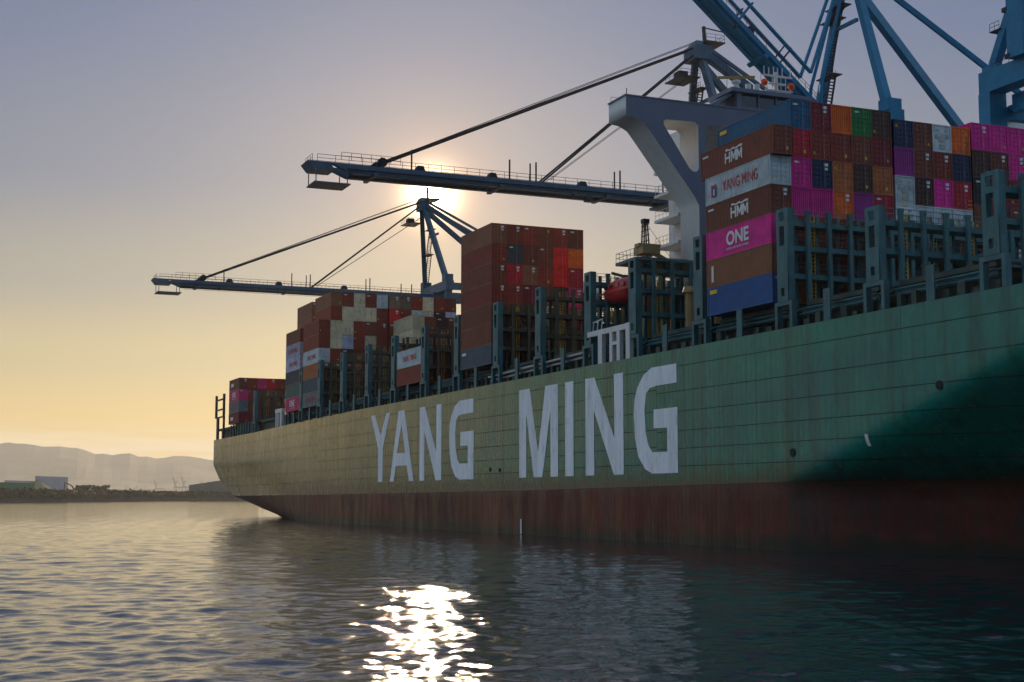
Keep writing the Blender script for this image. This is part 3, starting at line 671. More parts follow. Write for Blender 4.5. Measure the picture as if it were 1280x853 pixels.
def container(x, y, z, colname, tier, colno, where, kind='door', bars=False, logo=None, long45=False, extra=''):
    desc = CL.get(colname, colname)
    if kind == 'reefer': desc = 'white refrigerated'
    lab = '%s container%s, %s tier, %s, %s' % (desc, extra, ORD[tier], ORDC[colno], where[0])
    t = thing('shipping_container', lab, 'container', (x, y, z), where[1])
    c = srgb(HC[colname]); j = 1+random.uniform(-.16, .16); c = tuple(min(1, v*j) for v in c)+(1,)
    L = L45 if long45 else L40
    child('body', body45 if long45 else body40, M['paint'], t, c)
    if kind == 'door':
        for s in (0, 1):
            d = child('door', DOOR[s], M['paint'], t, c)
            if bars:
                for yy in ((.42, .92) if s == 0 else (1.52, 2.02)):
                    child('locking_bar', BARM, M['paint'], d, c, (-.02, yy, 0)).color = tuple(min(1, v*1.2+(.16 if yy == 1.52 else .02)) for v in c[:3])+(1,)
        r = random.random()
        if r < .45: child('sticker', STK_Y, M['yellow'], t, None, (0, random.choice((0, 1.3, 1.6)), random.choice((0, 0, 1.6))))
        if r > .55: child('marking_panel', random.choice((STK_W, STK_2)), M['white'], t)
    elif kind == 'plain': child('end_panel', ENDP, M['paint'], t, c)
    else:
        child('reefer_panel', REEF['panel'], M['paint'], t, c); child('fan_grille', REEF['fan'], M['steel'], t)
    if logo: logo(t, L)
    return t
def logo_txt(key, txt, w, h, x, z, m_, shear=0.0, bold=0.0, extra=None):
    def f(t, L):
        child('lettering', text_of(key, txt, w, h, shear=shear, bold=bold), m_, t, None, (-L/2-w/2+x, -.012, z))
        if extra: extra(t, L)
    return f
def mark_box(x0, x1, z0, z1, mt):
    def f(t, L): child('marking', MB().box(-L+x0, -L+x1, -.03, .0, z0, z1).mesh('marking'), mt, t)
    return f
hmm_loops = [[(0,0),(0,.75),(.07,.75),(.07,.45),(.24,.45),(.24,.75),(.31,.75),(.31,0),(.24,0),(.24,.3),(.07,.3),(.07,0)]]
for o_ in (.35, .68): hmm_loops.append([(o_+0,0),(o_+0,.75),(o_+.08,.75),(o_+.16,.4),(o_+.24,.75),(o_+.32,.75),(o_+.32,0),(o_+.25,0),(o_+.25,.5),(o_+.19,.15),(o_+.13,.15),(o_+.07,.5),(o_+.07,0)])
hmm_loops.append([(.05,.83),(.05,1),(.14,1),(.3,.9),(.5,1),(.62,.9),(.84,1),(1,1),(1,.83),(.84,.86),(.62,.8),(.5,.87),(.3,.8),(.14,.87)])
HMM = poly_mesh('lettering', [[(x*3.3, y*1.5) for x, y in lp] for lp in hmm_loops], .02, lambda x, y, z: (x, z, y))
def logo_hmm(t, L):
    child('lettering', HMM, M['white'], t, None, (-L+4.9, -.015, .75)); child('marking', MB().box(-L+.5, -L+1.6, -.02, 0, 2.2, 2.4).mesh('marking'), M['white'], t)
def ym_badge(t, L):
    child('badge', MB().box(-L+1.2, -L+2.15, -.03, -.0, .7, 1.95).mesh('badge'), M['bluemark'], t); child('badge', MB().box(-L+1.2, -L+1.45, -.045, -.03, .7, 1.95).box(-L+1.45,-L+2.15,-.045,-.03,1.7,1.95).mesh('badge'), M['redmark'], t)
    child('badge', MB().box(-L+1.62, -L+1.85, -.045, -.03, .85, 1.5).mesh('badge'), M['white'], t)
logo_ym = logo_txt('ym', 'YANG MING', 6.6, 1.1, .6, .95, M['redmark'], extra=ym_badge)
logo_ym2 = logo_txt('ym2', 'YANG MING', 7.0, 1.0, .4, .95, M['redmark'])
logo_one = logo_txt('one', 'ONE', 4.2, 1.45, .0, .95, M['white'], bold=.03, extra=lambda t, L: child('lettering', text_of('onesub', 'OCEAN NETWORK EXPRESS', 4.2, .22), M['white'], t, None, (-L/2-2.1, -.012, .5)))
logo_vert = mark_box(1.0, 1.4, .5, 2.2, M['white'])
logo_bl = mark_box(.6, 2.0, 2.2, 2.6, M['yellow'])
logo_sw = mark_box(2.5, 5.5, .9, 1.8, M['white'])
logo_small = mark_box(.6, 2.2, 2.0, 2.4, M['white'])
# block N: big stack ahead of the bridge. tier 0 is the top row
WN = ('stack ahead of the white bridge', 'containers stacked ahead of the white bridge')
ZN0, XN = 23.78, -115.76
rowsN = [
 [None, 'teal_blue', 'maroon', 'orange', 'green', 'dark_brown', 'navy', 'brown', 'R', 'orange', 'magenta', 'magenta', 'magenta', 'magenta'],
 ['brown', 'crimson', 'red_brown', 'red_brown', 'brown', 'maroon', 'purple', 'brown', 'red_brown', 'navy', 'dark_brown', 'brown', 'magenta', 'magenta'],
 ['white', 'magenta', 'navy', 'rust_orange', 'dark_brown', 'rust_orange', 'R', 'dark_brown', 'magenta', 'crimson', 'black', 'maroon', 'maroon', 'brown'],
 ['brown', 'magenta', 'magenta', 'orange', 'purple', 'crimson', 'R', 'R', 'R', 'R', 'brown', 'maroon', 'brown', 'crimson'],
 ['magenta', 'maroon', 'brown', 'maroon', 'dark_brown', 'brown', 'brown', 'grey', 'navy', 'brown'],
 ['tan_brown', 'dark_brown', 'brown', 'maroon', 'grey', 'brown', 'brown', 'blue'],
 ['blue', 'brown', 'navy', 'brown', 'dark_brown', 'maroon', 'brown'],
]
def coly(k): return P+k*PITCH_Y+(.3 if k > 5 else 0)+(.2 if k > 9 else 0)
for ti, row in enumerate(rowsN):
    for k, c in enumerate(row):
        if c is None: continue
        z = ZN0+(6-(ti-1))*CH-CH
        if 5 < k < 10: z -= .70
        z = max(z, 23.6)
        kind = 'reefer' if c == 'R' else ('plain' if (k, ti) in ((3,0),(6,1),(1,3),(2,3),(4,3)) else 'door')
        lg = None; l45 = False; ex = ''
        if k == 0:
            if ti == 1: lg, l45, ex = logo_hmm, True, ' with white logo'
            elif ti == 2: lg, ex = logo_ym, ' with red lettering'
            elif ti == 3: lg, ex = logo_hmm, ' with white logo'
            elif ti == 4: lg, ex = logo_one, ' with large white lettering'
            elif ti == 5: lg = logo_vert
            elif ti == 6: lg = logo_bl
        if ti == 0 and k == 1: l45 = True; lg = logo_bl
        pos = k
        container(XN+(.6 if ti == 1 and k == 0 else 0), coly(k), z, 'white' if c == 'R' else c, ti, pos, WN, kind, k < 13, lg, l45, ex)
# block M: six columns under the sun
WM = ('tall six-wide stack amidships', 'containers of the tall six-wide stack amidships')
XM, ZM = -187.67, 44.436
rowsM = [
 ['tan_brown', 'red_brown', 'red_brown', 'brown', 'red_brown', 'brown'],
 ['red_brown', 'dark_grey', 'brown', 'brown', 'red', 'orange'],
 ['brown', 'crimson', 'tan_brown', 'red_brown', 'red', 'crimson'],
 ['red_brown', 'red_brown', 'maroon', 'brown', 'dark_brown', 'pink'],
 ['brown', 'brown', 'dark_brown', 'cream', 'brown', 'red'],
 ['brown', 'maroon', 'brown', 'tan_brown', 'brown', 'maroon'],
 ['slate', 'dark_brown', 'brown', 'dark_brown', 'tan_brown', 'brown'],
]
for ti, row in enumerate(rowsM):
    for k, c in enumerate(row): container(XM, coly(k), ZM-(ti+1)*CH, c, ti, k, WM, 'door', True, logo_small if (k == 0 and ti == 6) else None)
# aft blocks
WB = ('low stack before the tall one', 'containers of the low two-high stack')
for ti, c in enumerate(('white', 'red_brown')): container(-218.0, P, 23.65+(1-ti)*CH, c, ti, 0, WB, 'door', False, logo_ym2 if ti == 0 else None, False, ' with red lettering' if ti == 0 else '')
for ti, c in enumerate(('dark_brown', 'maroon')):
    for k in (1, 2, 3): container(-218.0, coly(k), 23.65+(1-ti)*CH, ('brown', 'dark_brown', 'tan_brown')[k-1] if ti == 0 else c, ti, k, WB, 'door')
WC = ('six-high stack with cream end boxes', 'containers of the stack with cream end boxes')
rowsC = [['cream', 'brown', 'dark_brown', 'brown', 'red_brown'], ['cream', 'crimson', 'tan_brown', 'brown', 'brown'], ['brown', 'brown', 'cream', 'brown', 'maroon'], ['brown', 'tan_brown', 'dark_brown', 'brown', 'brown'], ['dark_brown', 'brown', 'brown', 'maroon', 'brown'], ['brown', 'brown', 'dark_brown', 'brown', 'brown']]
for ti, row in enumerate(rowsC):
    for k, c in enumerate(row): container(-265.5, coly(k+6), 23.5+(5-ti)*CH-(.3 if k else 0), c, ti, k, WC, 'door')
WA = ('wide aft stack eight boxes high', 'containers of the wide aft stack')
rowsA = [
 [None, 'tan_brown', 'red_brown', 'cream', 'red_brown', 'white', 'grey_brown', 'grey_brown', 'red_brown', 'cream', 'red_brown', 'brown'],
 [None, 'red_brown', 'cream', 'cream', 'cream', 'red_brown', 'red', 'red_brown', 'white', 'cream', 'dark_brown', 'lilac'],
 ['red_brown', 'cream', 'cream', 'red_brown', 'brown', 'red_brown', 'brown', 'red_brown', 'brown', 'brown'],
 ['red_brown', 'cream', 'lilac', 'red_brown', 'cream', 'red_brown', 'brown', 'red_brown', 'brown', 'brown'],
 ['white', 'red_brown', 'dark_brown', 'brown', 'tan_brown', 'red_brown', 'brown', 'brown'],
 ['rust_orange', 'dark_brown', 'maroon', 'red', 'cream', 'brown', 'tan_brown'],
 ['slate', 'brown', 'dark_brown', 'brown', 'dark_brown', 'brown', 'maroon'],
 ['grey', 'dark_brown', 'brown', 'dark_brown', 'brown', 'brown', 'brown']]
for ti, row in enumerate(rowsA):
    for k, c in enumerate(row):
        if c is None: continue
        lg = logo_ym2 if (k == 0 and ti in (4, 7)) else None
        container(-280.9, coly(k)+.1, 23.55+(7-ti)*CH+(.5 if False else 0), c, ti, k, WA, 'door', False, lg, False, ' with red lettering' if lg else '')
WD = ('aft stack behind the wide one', 'containers of the aft stack behind the wide one')
rowsD = [[None, 'tan_brown', 'brown'], [None, 'tan_brown', 'brown'], ['brown', 'brown'], ['lilac', 'brown'], ['lilac', 'brown'], ['dark_grey', 'brown'], ['green_grey', 'brown'], ['pink', 'brown']]
for ti, row in enumerate(rowsD):
    for k, c in enumerate(row):
        if c is None: continue
        lg = {3: logo_ym2, 4: logo_ym2, 7: logo_one}.get(ti) if k == 0 else None
        container(-297.3, coly(k)+.5, 23.55+(7-ti)*CH, c, ti, k, WD, 'door', False, lg, False, ' with lettering' if lg else '')
WS = ('low stack at the stern', 'containers of the low stern stack')
rowsS = [['brown', 'red_brown', 'pink', 'red', 'red_brown', 'brown'], ['pink', 'red_brown', 'brown', 'tan_brown', 'brown'], ['grey', 'brown', 'brown', 'brown', 'tan_brown'], ['maroon', 'maroon', 'brown', 'dark_brown', 'brown']]
for ti, row in enumerate(rowsS):
    for k, c in enumerate(row):
        lg = (logo_sw, logo_one, logo_ym2, logo_sw)[ti] if k == 0 else None
        container(-368.8, coly(k)+3.0, 24.2+(3-ti)*2.96, c, ti, k, WS, 'door', False, lg)

# ------------------------------------------------------------------ ship-to-shore cranes and quay
QZ = 4.0
q = MB().box(-430, 60, 131.5, 420, -3, QZ).build('quay', M['concrete']); q['kind'] = 'structure'
mb = MB()
for x in np.arange(-425, 60, 12.0): mb.box(x, x+1.2, 130.8, 131.5, .5, 3.4)
f_ = mb.build('quay_fenders', M['cable'], q)
def rails(mb, pts, h=1.1, sp=2.0, r=.04):
    for a, b in zip(pts, pts[1:]):
        a = Vector(a); b = Vector(b); n = max(1, int((b-a).length/sp)); u = Vector((0,0,1))
        for k in range(n+1):
            p = a+(b-a)*k/n; mb.tube(p, p+u*h, r, 4)
        for t in (.5, 1.0): mb.tube(a+u*h*t, b+u*h*t, r, 4)
def sts_crane(X0, label, m, bz, pz, apexz, boom_angle=0.0, spread=9.0, full=True, Yw=133.0, tipY=57.7, apex_y=130.6, hy=131.0, bw=2.2, th=1.6, ties=True, head=1.0):
    t = thing('quay_crane', label, 'crane', (X0, Yw+15, QZ), 'ship-to-shore cranes on the quay')
    B = lambda mb, n, mm=m, par=t: mb.build(n, mm, par)
    def sub(mb, n, par, mm=m):
        o = mb.build(n, mm); o.parent = par; o.matrix_parent_inverse = Matrix.Translation(-t.location) if par is t else par.matrix_parent_inverse.copy() @ Matrix.Identity(4)
        if par is not t: o.matrix_parent_inverse = Matrix.Identity(4)
        return o
    s = spread
    for sx in (-1, 1):
        for yy in (Yw, Yw+30): B(MB().bar((X0+sx*s, yy, QZ+1.4), (X0+sx*s, yy, pz), 2.0, 2.0, w2=1.6, h2=1.6), 'portal_leg')
        B(MB().bar((X0+sx*s, Yw+.8, QZ+16), (X0+sx*s, Yw+29.2, QZ+16), 1.5, 2.0), 'portal_tie')
        B(MB().bar((X0+sx*s, Yw+.8, QZ+17.5), (X0+sx*s, Yw+29.2, pz-2), 1.0, 1.0), 'diagonal_brace')
        B(MB().bar((X0+sx*s, Yw+.8, pz-(1 if ties else 7)), (X0+sx*s, Yw+29.2, pz-(1 if ties else 7)), 1.4, 1.8), 'girder_tie')
    for yy in (Yw, Yw+30):
        B(MB().bar((X0-s-1.4, yy-.02, pz-.9), (X0+s+1.4, yy-.02, pz-.9), 2.2, 2.6), 'portal_beam')
        mb = MB()
        for k in range(8): mb.tube((X0-s-3.5+k*2.8, yy-.4, QZ+.5), (X0-s-3.5+k*2.8, yy+.4, QZ+.5), .5, 10)
        mb.box(X0-s-4.5, X0+s+4.5, yy-.6, yy+.6, QZ+.9, QZ+1.6); B(mb, 'wheel_truck')
    # girder behind the hinge
    gz = bz if ties else bz-3.0
    g = B(MB().box(X0-2.7, X0-1.3, hy, Yw+52, gz, gz+2.1).box(X0+1.3, X0+2.7, hy, Yw+52, gz, gz+2.1).box(X0-1.3, X0+1.3, hy, Yw+52, gz+.2, gz+.5), 'main_girder')
    mb = MB(); mb.box(X0-4.2, X0+4.2, Yw+32, Yw+48, gz+2.1, gz+(7.6 if ties else 4.5)); B(mb, 'machinery_house', M['white_ship'])
    # boom in its own frame: u along the boom from the hinge, w up
    L = hy-tipY-3.2; ca, sa = math.cos(boom_angle), math.sin(boom_angle)
    def bp(x, u, w): return (X0+x, hy-u*ca-w*sa*0+w*sa, bz+u*sa+w*ca)
    def bbox(mb, x0, x1, u0, u1, w0, w1, u0b=None, u1b=None):
        u0b = u0 if u0b is None else u0b; u1b = u1 if u1b is None else u1b
        vs = [bp(x0,u0b,w0), bp(x1,u0b,w0), bp(x1,u1b,w0), bp(x0,u1b,w0), bp(x0,u0,w1), bp(x1,u0,w1), bp(x1,u1,w1), bp(x0,u1,w1)]
        return mb.add(vs, [(0,1,2,3),(7,6,5,4),(0,4,5,1),(1,5,6,2),(2,6,7,3),(3,7,4,0)])
    mb = MB()
    for x0, x1 in ((-bw, -bw+.9), (bw-.9, bw)): bbox(mb, x0, x1, 0, L, 0, th, 0, L-4)
    bbox(mb, -bw+.9, bw-.9, 0, L-4, .35, .6)
    bm_ = B(mb, 'boom')
    mb = MB()
    for x0, x1 in ((-bw-.5, -bw-.02), (bw+.02, bw+.5)): bbox(mb, x0, x1, 1, L-3, .7, .85)
    B(mb, 'boom_walkway')
    for u in (20, 40, L-8):
        B(bbox(MB(), -bw-1.0, bw+1.0, u, u+.7, -.15, .3), 'cross_beam')
    mb = MB(); bbox(mb, -bw, bw, L, L+3.6, .4, th, L-1, L+2.6); B(mb, 'boom_nose')
    mb = MB(); bbox(mb, -2.5, 2.5, L-3.5, L+2.5, -1.9, -1.7)
    for x in (-2.3, 2.3):
        for u in (L-3, L+2.2): mb.bar(bp(x, u, -1.7), bp(x, u, .4), .14)
    B(mb, 'tip_platform')
    mb = MB(); 
    if full or boom_angle == 0:
        for x in (-bw, bw):
            pts = [bp(x, 1, th), bp(x, L-1, th), bp(x, L+2, th)]; rails(mb, pts, 1.15, 2.2)
        rails(mb, [bp(-bw, L+2.8, th), bp(bw, L+2.8, th)], 1.15, 1.2); rails(mb, [bp(bw, L-12, th+.6), bp(bw, L-2, th+.6)], 1.2, 1.5)
        B(mb, 'boom_handrail', M['cable'])
        for u in (L*.25, L*.48, L*.55, L*.80, 6, 9):
            w = 3.4 if u > 10 else 2.4
            B(MB().bar(bp(bw-.3, u, th), bp(bw-.3, u, th+w), .22), 'boom_post', M['cable'])
            if u in (L*.25, L*.48): B(MB().bar(bp(bw-.3, u+1.1, th), bp(bw-.3, u+1.1, th-.3+w), .2), 'boom_post', M['cable'])
        for u in (L-17, L-30, L*.33): B(MB().add([bp(-.8,u,th),bp(.8,u,th),bp(.8,u+2,th),bp(-.8,u+2,th),bp(-.6,u+.4,th+1.2),bp(.6,u+.4,th+1.2),bp(.6,u+1.4,th+1.2),bp(-.6,u+1.4,th+1.2)], [(0,1,2,3),(7,6,5,4),(0,4,5,1),(1,5,6,2),(2,6,7,3),(3,7,4,0)]), 'boom_locker', M['cable'])
        mb = MB()
        for u in (12, 27, 43, L-13):
            mb.bar(bp(2.6, u, -.1), bp(2.6, u, -.7), .35, .5)
        mb.box(X0+1.4, X0+2.6, hy-24.4, hy-23.2, bz-1.1, bz-.2) if boom_angle == 0 else None
        mb.bar(bp(2.7, 1, -.9), bp(2.7, L-4, -.9), .06); B(mb, 'festoon', M['cable'])
    # A-frame
    ap = Vector((X0, apex_y, apexz))
    for sx in (-1, 1):
        B(MB().bar((X0+sx*s*.96, Yw-.3, pz+.4), ap+Vector((sx*1.1, .2, -1.5)), 1.25, 1.25, w2=1.1, h2=1.1), 'frame_leg')
        B(MB().bar(ap+Vector((sx*1.6, .8, -1.0)), (X0+sx*s, Yw+(30 if ties else 35), pz+.4), .95 if ties else (1.2 if sx < 0 else .6), 1.25 if ties else (1.5 if sx < 0 else .8)), 'back_stay')
        if ties: B(MB().bar(ap+Vector((sx*1.8, .8, .2)), (X0+sx*2.4, Yw+50, bz+2.2), .5, .6), 'tie_bar')
        B(MB().box(X0+sx*s*.96-1.2, X0+sx*s*.96+1.2, Yw-1.3, Yw+1.1, pz+.4, pz+2.2), 'frame_foot')
    mb = MB(); mb.box(X0-2.2*head, X0+2.2*head, apex_y-1.6*head, apex_y+1.8*head, apexz-2.2, apexz+.4).add([(X0-1.8,apex_y-1.3,apexz+.4),(X0+1.8,apex_y-1.3,apexz+.4),(X0+1.8,apex_y+1.5,apexz+.4),(X0-1.8,apex_y+1.5,apexz+.4),(X0-1,apex_y-.7,apexz+1.5),(X0+1,apex_y-.7,apexz+1.5),(X0+1,apex_y+.9,apexz+1.5),(X0-1,apex_y+.9,apexz+1.5)], [(4,5,6,7),(0,1,5,4),(1,2,6,5),(2,3,7,6),(3,0,4,7)])
    B(mb, 'apex_head')
    mb = MB(); mb.box(X0-2.6, X0+2.6, apex_y+.4, apex_y+4.4, apexz+1.0, apexz+1.2); rails(mb, [(X0+2.5, apex_y+.5, apexz+1.2), (X0+2.5, apex_y+4.3, apexz+1.2), (X0-2.5, apex_y+4.3, apexz+1.2)], 1.3, 1.3)
    mb.bar((X0, apex_y+1.6, apexz+1), (X0, apex_y+1.4, apexz+4.6), .5).bar((X0, apex_y+1.3, apexz+4.4), (X0, apex_y+5.6, apexz+4.1), .18); B(mb, 'apex_platform', M['cable'])
    if ties:
     mb = MB(); mb.box(X0-3, X0+3, apex_y-5.2, apex_y-1.2, apexz-6.2, apexz-6.0); rails(mb, [(X0+2.9, apex_y-5.1, apexz-6), (X0+2.9, apex_y-1.2, apexz-6)], 1.2, 1.3); rails(mb, [(X0-2.9, apex_y-5.1, apexz-6), (X0+2.9, apex_y-5.1, apexz-6)], 1.2, 1.3)
     mb.box(X0-1, X0+1, apex_y-4.4, apex_y-2.6, apexz-6, apexz-4.6); B(mb, 'sheave_platform', M['cable'])
    B(MB().bar((X0-3.5, Yw-1, pz+(apexz-pz)*.62), (X0+3.5, Yw-1, pz+(apexz-pz)*.62), .5, .5), 'frame_strut')
    # stair between the frame legs
    mb = MB(); z = pz+.5; k = 0
    while z < apexz-8:
        z2 = min(z+8.5, apexz-7); x0 = X0-s*.5+(z-pz)*.16; x1 = x0+2.6 if k % 1 == 0 else x0
        for dy in (-.5, .5): mb.bar((x0, Yw-1.5+dy, z), (x1, Yw-1.5+dy, z2), .12, .28); mb.tube((x0, Yw-1.5+dy, z+1), (x1, Yw-1.5+dy, z2+1), .05, 4)
        n = 18
        for q_ in range(n): f = q_/n; mb.box(x0+(x1-x0)*f-.2, x0+(x1-x0)*f+.2, Yw-2, Yw-1, z+(z2-z)*f, z+(z2-z)*f+.06)
        mb.box(x1-3.4, x1+1.2, Yw-2.3, Yw-.6, z2, z2+.15); rails(mb, [(x1-1.5, Yw-2.2, z2), (x1+1, Yw-2.2, z2)], 1.1, 1.2); z = z2+.2; k += 1
    B(mb, 'stairway', M['cable'])
    # stays
    if boom_angle == 0:
        for x in (-1.7, 1.7):
            for u, dz, r in ((L-7.0, 0, .2), (L-37.6, -1.2, .18)):
                B(MB().tube(ap+Vector((x*.6, -1.2, dz)), bp(x, u, th), r, 6), 'fore_stay', M['cable'])
        mb = MB()
        for x in (-1.2, 1.2):
            mb.tube(ap+Vector((x, -.8, 1.2)), bp(x, L-9.5, 2.8), .06, 4).tube(ap+Vector((x, -.4, -4)), bp(x, L-39.5, 2.4), .05, 4)
        B(mb, 'hoist_rope', M['cable'])
        for x in (-1.7, 1.7): B(MB().tube(bp(x-.5, L-9, 2.4), bp(x+.5, L-9, 2.4), .8, 10), 'rope_sheave', M['cable'])
        # trolley and operator cab run back over the quay
        B(MB().box(X0-3.2, X0+3.2, hy-9, hy-5, bz-.5, bz-.05), 'trolley')
    else:
        for x in (-1.4, 1.4):
            j1 = bp(x, 13, 4.6)
            B(MB().tube(bp(x, L*.95, 5.4), j1, .30, 6).tube(j1, ap+Vector((x*.6, -1, 0)), .30, 6), 'fore_stay')
            j2 = bp(x, 10.5, 4.6)
            B(MB().tube(bp(x, 8.4, 1.6), j2, .30, 6).tube(j2, ap+Vector((x*.6, -.4, -.5)), .30, 6), 'inner_stay')
            B(MB().bar(bp(x, L*.38, th), bp(x, L*.38, 5.4), .5, .3), 'stay_support')
    return t
sts_crane(-220, 'grey blue quay crane with its lowered boom crossing under the sun, behind the bridge', M['crane'], 56.9, 61.5, 86.4)
sts_crane(-365, 'farther quay crane with lowered boom and apex right below the sun', M['crane'], 58.4, 62.5, 85.4, apex_y=128.6, tipY=56.5, head=.75)
sts_crane(-178, 'blue quay crane with raised boom leaning over the ship bridge', M['crane_blue'], 57.5, 61.6, 88.0, math.radians(39.6), spread=10, hy=131.8, bw=1.5, th=1.8, ties=False, apex_y=133.0)
# nearest crane: only one corner of its portal and a pylon are in view
def near_crane():
    m = M['crane_blue']; t = thing('quay_crane', 'bright blue crane portal corner rising right behind the row of magenta containers', 'crane', (-140, 150, QZ), 'ship-to-shore cranes on the quay')
    B = lambda mb, n, mm=m: mb.build(n, mm, t)
    for x in (-149.2, -129.0):
        for y in (135, 165): B(MB().bar((x, y, QZ+1), (x, y, 59.8), 2.9, 2.2), 'portal_leg')
        B(MB().bar((x, 136.5, 57.3), (x, 163.5, 57.3), 1.3, 1.6), 'girder_tie')
        B(MB().bar((x, 136.5, 53), (x, 163.5, 30), 1.1, 1.1), 'diagonal_brace')
    for y in (135, 165): B(MB().bar((-150.2, y, 61.3), (-126.4, y, 61.3), 2.8, 3.0), 'portal_beam')
    B(MB().bar((-141.9, 134.6, 62.8), (-141.3, 134.4, 92), 4.2, 3.0), 'frame_pylon'); B(MB().bar((-141.9, 133.0, 62.8), (-141.3, 132.8, 90), .35, .25), 'pylon_rib')
    B(MB().bar((-149.0, 135, 62.8), (-143.9, 134.8, 71.6), 1.2, 1.2), 'raking_strut')
    B(MB().box(-149.9,-147.0,134,136,62.8,63.5), 'strut_foot')
    for x, z in ((-143.8, 69.6), (-143.6, 63.2)): B(MB().box(x-.2, x+.7, 132.4, 132.9, z-.3, z+.3), 'flood_light', M['cable'])
    mb = MB(); rails(mb, [(-147.5, 133.6, 62.8), (-144.3, 133.6, 62.8)], 1.2, 1.2); mb.box(-148.2, -146.2, 134, 135.4, 68, 68.15); rails(mb, [(-148.1, 134, 68.1), (-146.3, 134, 68.1)], 1.1, .8); B(mb, 'service_rail', M['cable'])
    B(MB().box(-148.5, -130, 137, 139, 57.6, 58.2).box(-147.2,-144,136.6,138.2,57.0,59.4), 'service_platform')
near_crane()
sh = thing('machinery_building', 'pale green machinery house roof with railing behind the magenta containers', 'building', (-166, 175, QZ))
MB().box(-184, -150, 165, 190, QZ, 66.3).build('wall', M['white_ship'], sh); MB().box(-184.4, -149.6, 164.6, 190.4, 66.3, 66.8).build('roof', M['white_ship'], sh)
mb = MB(); rails(mb, [(-184, 165, 66.8), (-150, 165, 66.8)], 1.5, 3.0); mb.build('roof_rail', M['cable'], sh)

# ------------------------------------------------------------------ far shore
def ray_at(px, depth, z=0.0):
    """ground point at the azimuth of a picture column, at a depth along the view axis"""
    fl = Vector((cF.x, cF.y, 0)).normalized(); lat = (px-640)/FPX
    p = fl*depth+cR*lat*depth*.994; return Vector((p.x, p.y, z))
def shore_depth(px): return float(np.interp(px, [-300, 0, 100, 290, 700], [860, 1240, 1438, 1890, 2900]))
M['soil'] = mat('shore_soil', (.028,.027,.02), .9, var=.4, scale=(.05,.05,.1))
M['scrub'] = mat('scrub_leaves', (.04,.055,.022), .8, var=.5, scale=(.2,.2,.2))
M['bark'] = mat('bark', (.07,.05,.035), .9)
M['hill'] = mat('hill_slopes', (.15,.15,.085), .95, var=.35, scale=(.004,.004,.008))
M['green_wall'] = mat('green_cladding', srgb('#1f6a4a'), .6, var=.12, scale=(.05,.05,.05))
M['pale_wall'] = mat('pale_cladding', srgb('#a9abae'), .6, var=.08, scale=(.05,.05,.05))
M['sand'] = mat('gravel_heap', srgb('#8d8460'), .95, var=.2, scale=(.1,.1,.1))
M['scrap'] = mat('scrap_rust', srgb('#7a4a30'), .8, var=.6, scale=(.3,.3,.3))
M['grey_wall'] = mat('grey_cladding', srgb('#5b5f5c'), .7, var=.15, scale=(.05,.05,.05))
def build_shore():
    mb = MB(); rows = []
    for px in range(-700, 760, 15):
        d = shore_depth(px) if px > -300 else 860+(px+300)*.4
        j = random.uniform(-4, 4); row = []
        for dd, z in ((0, -1.0), (3, .6), (14, 5.5+random.uniform(-.8,.8)), (30, 8.0+random.uniform(-.6,.6)), (300, 8.5), (6000, 9.0), (12500, 9.5)): row.append(tuple(ray_at(px, d+j+dd, z)))
        rows.append(row)
    mb.grid(rows); o = mb.build('far_shore', M['soil'], None); o['kind'] = 'structure'
    # low scrub along the bank: leaf clumps, nobody could count them
    mb = MB()
    for _ in range(1500):
        px = random.uniform(-60, 330); d = shore_depth(px)+random.uniform(6, 34); r = random.uniform(1.2, 3.2)
        c = ray_at(px, d, 2+min(7.5, (d-shore_depth(px))*.3))
        for _k in range(7):
            p = c+Vector((random.gauss(0,r*.6), random.gauss(0,r*.6), abs(random.gauss(0,r*.5)))); n = Vector((random.gauss(0,1), random.gauss(0,1), random.gauss(.5,1))).normalized(); u = n.orthogonal().normalized(); w = n.cross(u); s = random.uniform(.5, 1.1)
            mb.add([p-u*s-w*s, p+u*s-w*s, p+u*s+w*s, p-u*s+w*s], [(0,1,2,3)])
    o = mb.build('scrub', M['scrub']); o['kind'] = 'stuff'
build_shore()
def at_shore(px, back=45): return ray_at(px, shore_depth(px)+back, 8.0)
def shed(name, label, px0, px1, h, m, back=45, roof=None, slope=0.0):
    a = at_shore(px0, back); b = at_shore(px1, back); b = a+(b-a); d = (b-a); dep = Vector((cF.x, cF.y, 0)).normalized()*22
    t = thing(name, label, 'building', a)
    z0, zA, zB = 7.0, 8+h, 8+h+slope
    A0, B0, A1, B1 = a.copy(), b.copy(), a+dep, b+dep
    def v(p, z): return (p.x, p.y, z)
    MB().add([v(A0,z0),v(B0,z0),v(B1,z0),v(A1,z0),v(A0,zA),v(B0,zB),v(B1,zB),v(A1,zA)], [(0,1,5,4),(1,2,6,5),(2,3,7,6),(3,0,4,7)]).build('wall', m, t)
    o = d.normalized()*.6
    MB().add([v(A0-o,zA),v(B0+o,zB),v(B1+o,zB),v(A1-o,zA),v(A0-o,zA+.7),v(B0+o,zB+.7),v(B1+o,zB+.7),v(A1-o,zA+.7)], [(0,3,2,1),(4,5,6,7),(0,1,5,4),(1,2,6,5),(2,3,7,6),(3,0,4,7)]).build('roof', roof or m, t)
    mb = MB(); n = Vector((-cF.x, -cF.y, 0)).normalized()*.25
    for k in range(1, 9): p = a+d*k/9+n; mb.box(p.x-.12, p.x+.12, p.y-.12, p.y+.12, 8, zA-.3)
    mb.build('wall_ribs', m, t)
    p = a+d*.5+n; MB().bar((p-d.normalized()*1.6+Vector((0,0,.0))), (p+d.normalized()*1.6), .2, 6, up=(0,0,1)).build('door', M['grey_wall'], t)
    return t
shed('warehouse', 'long dark green warehouse on the far shore with a flat roof', -14, 33, 9.5, M['green_wall'], 60)
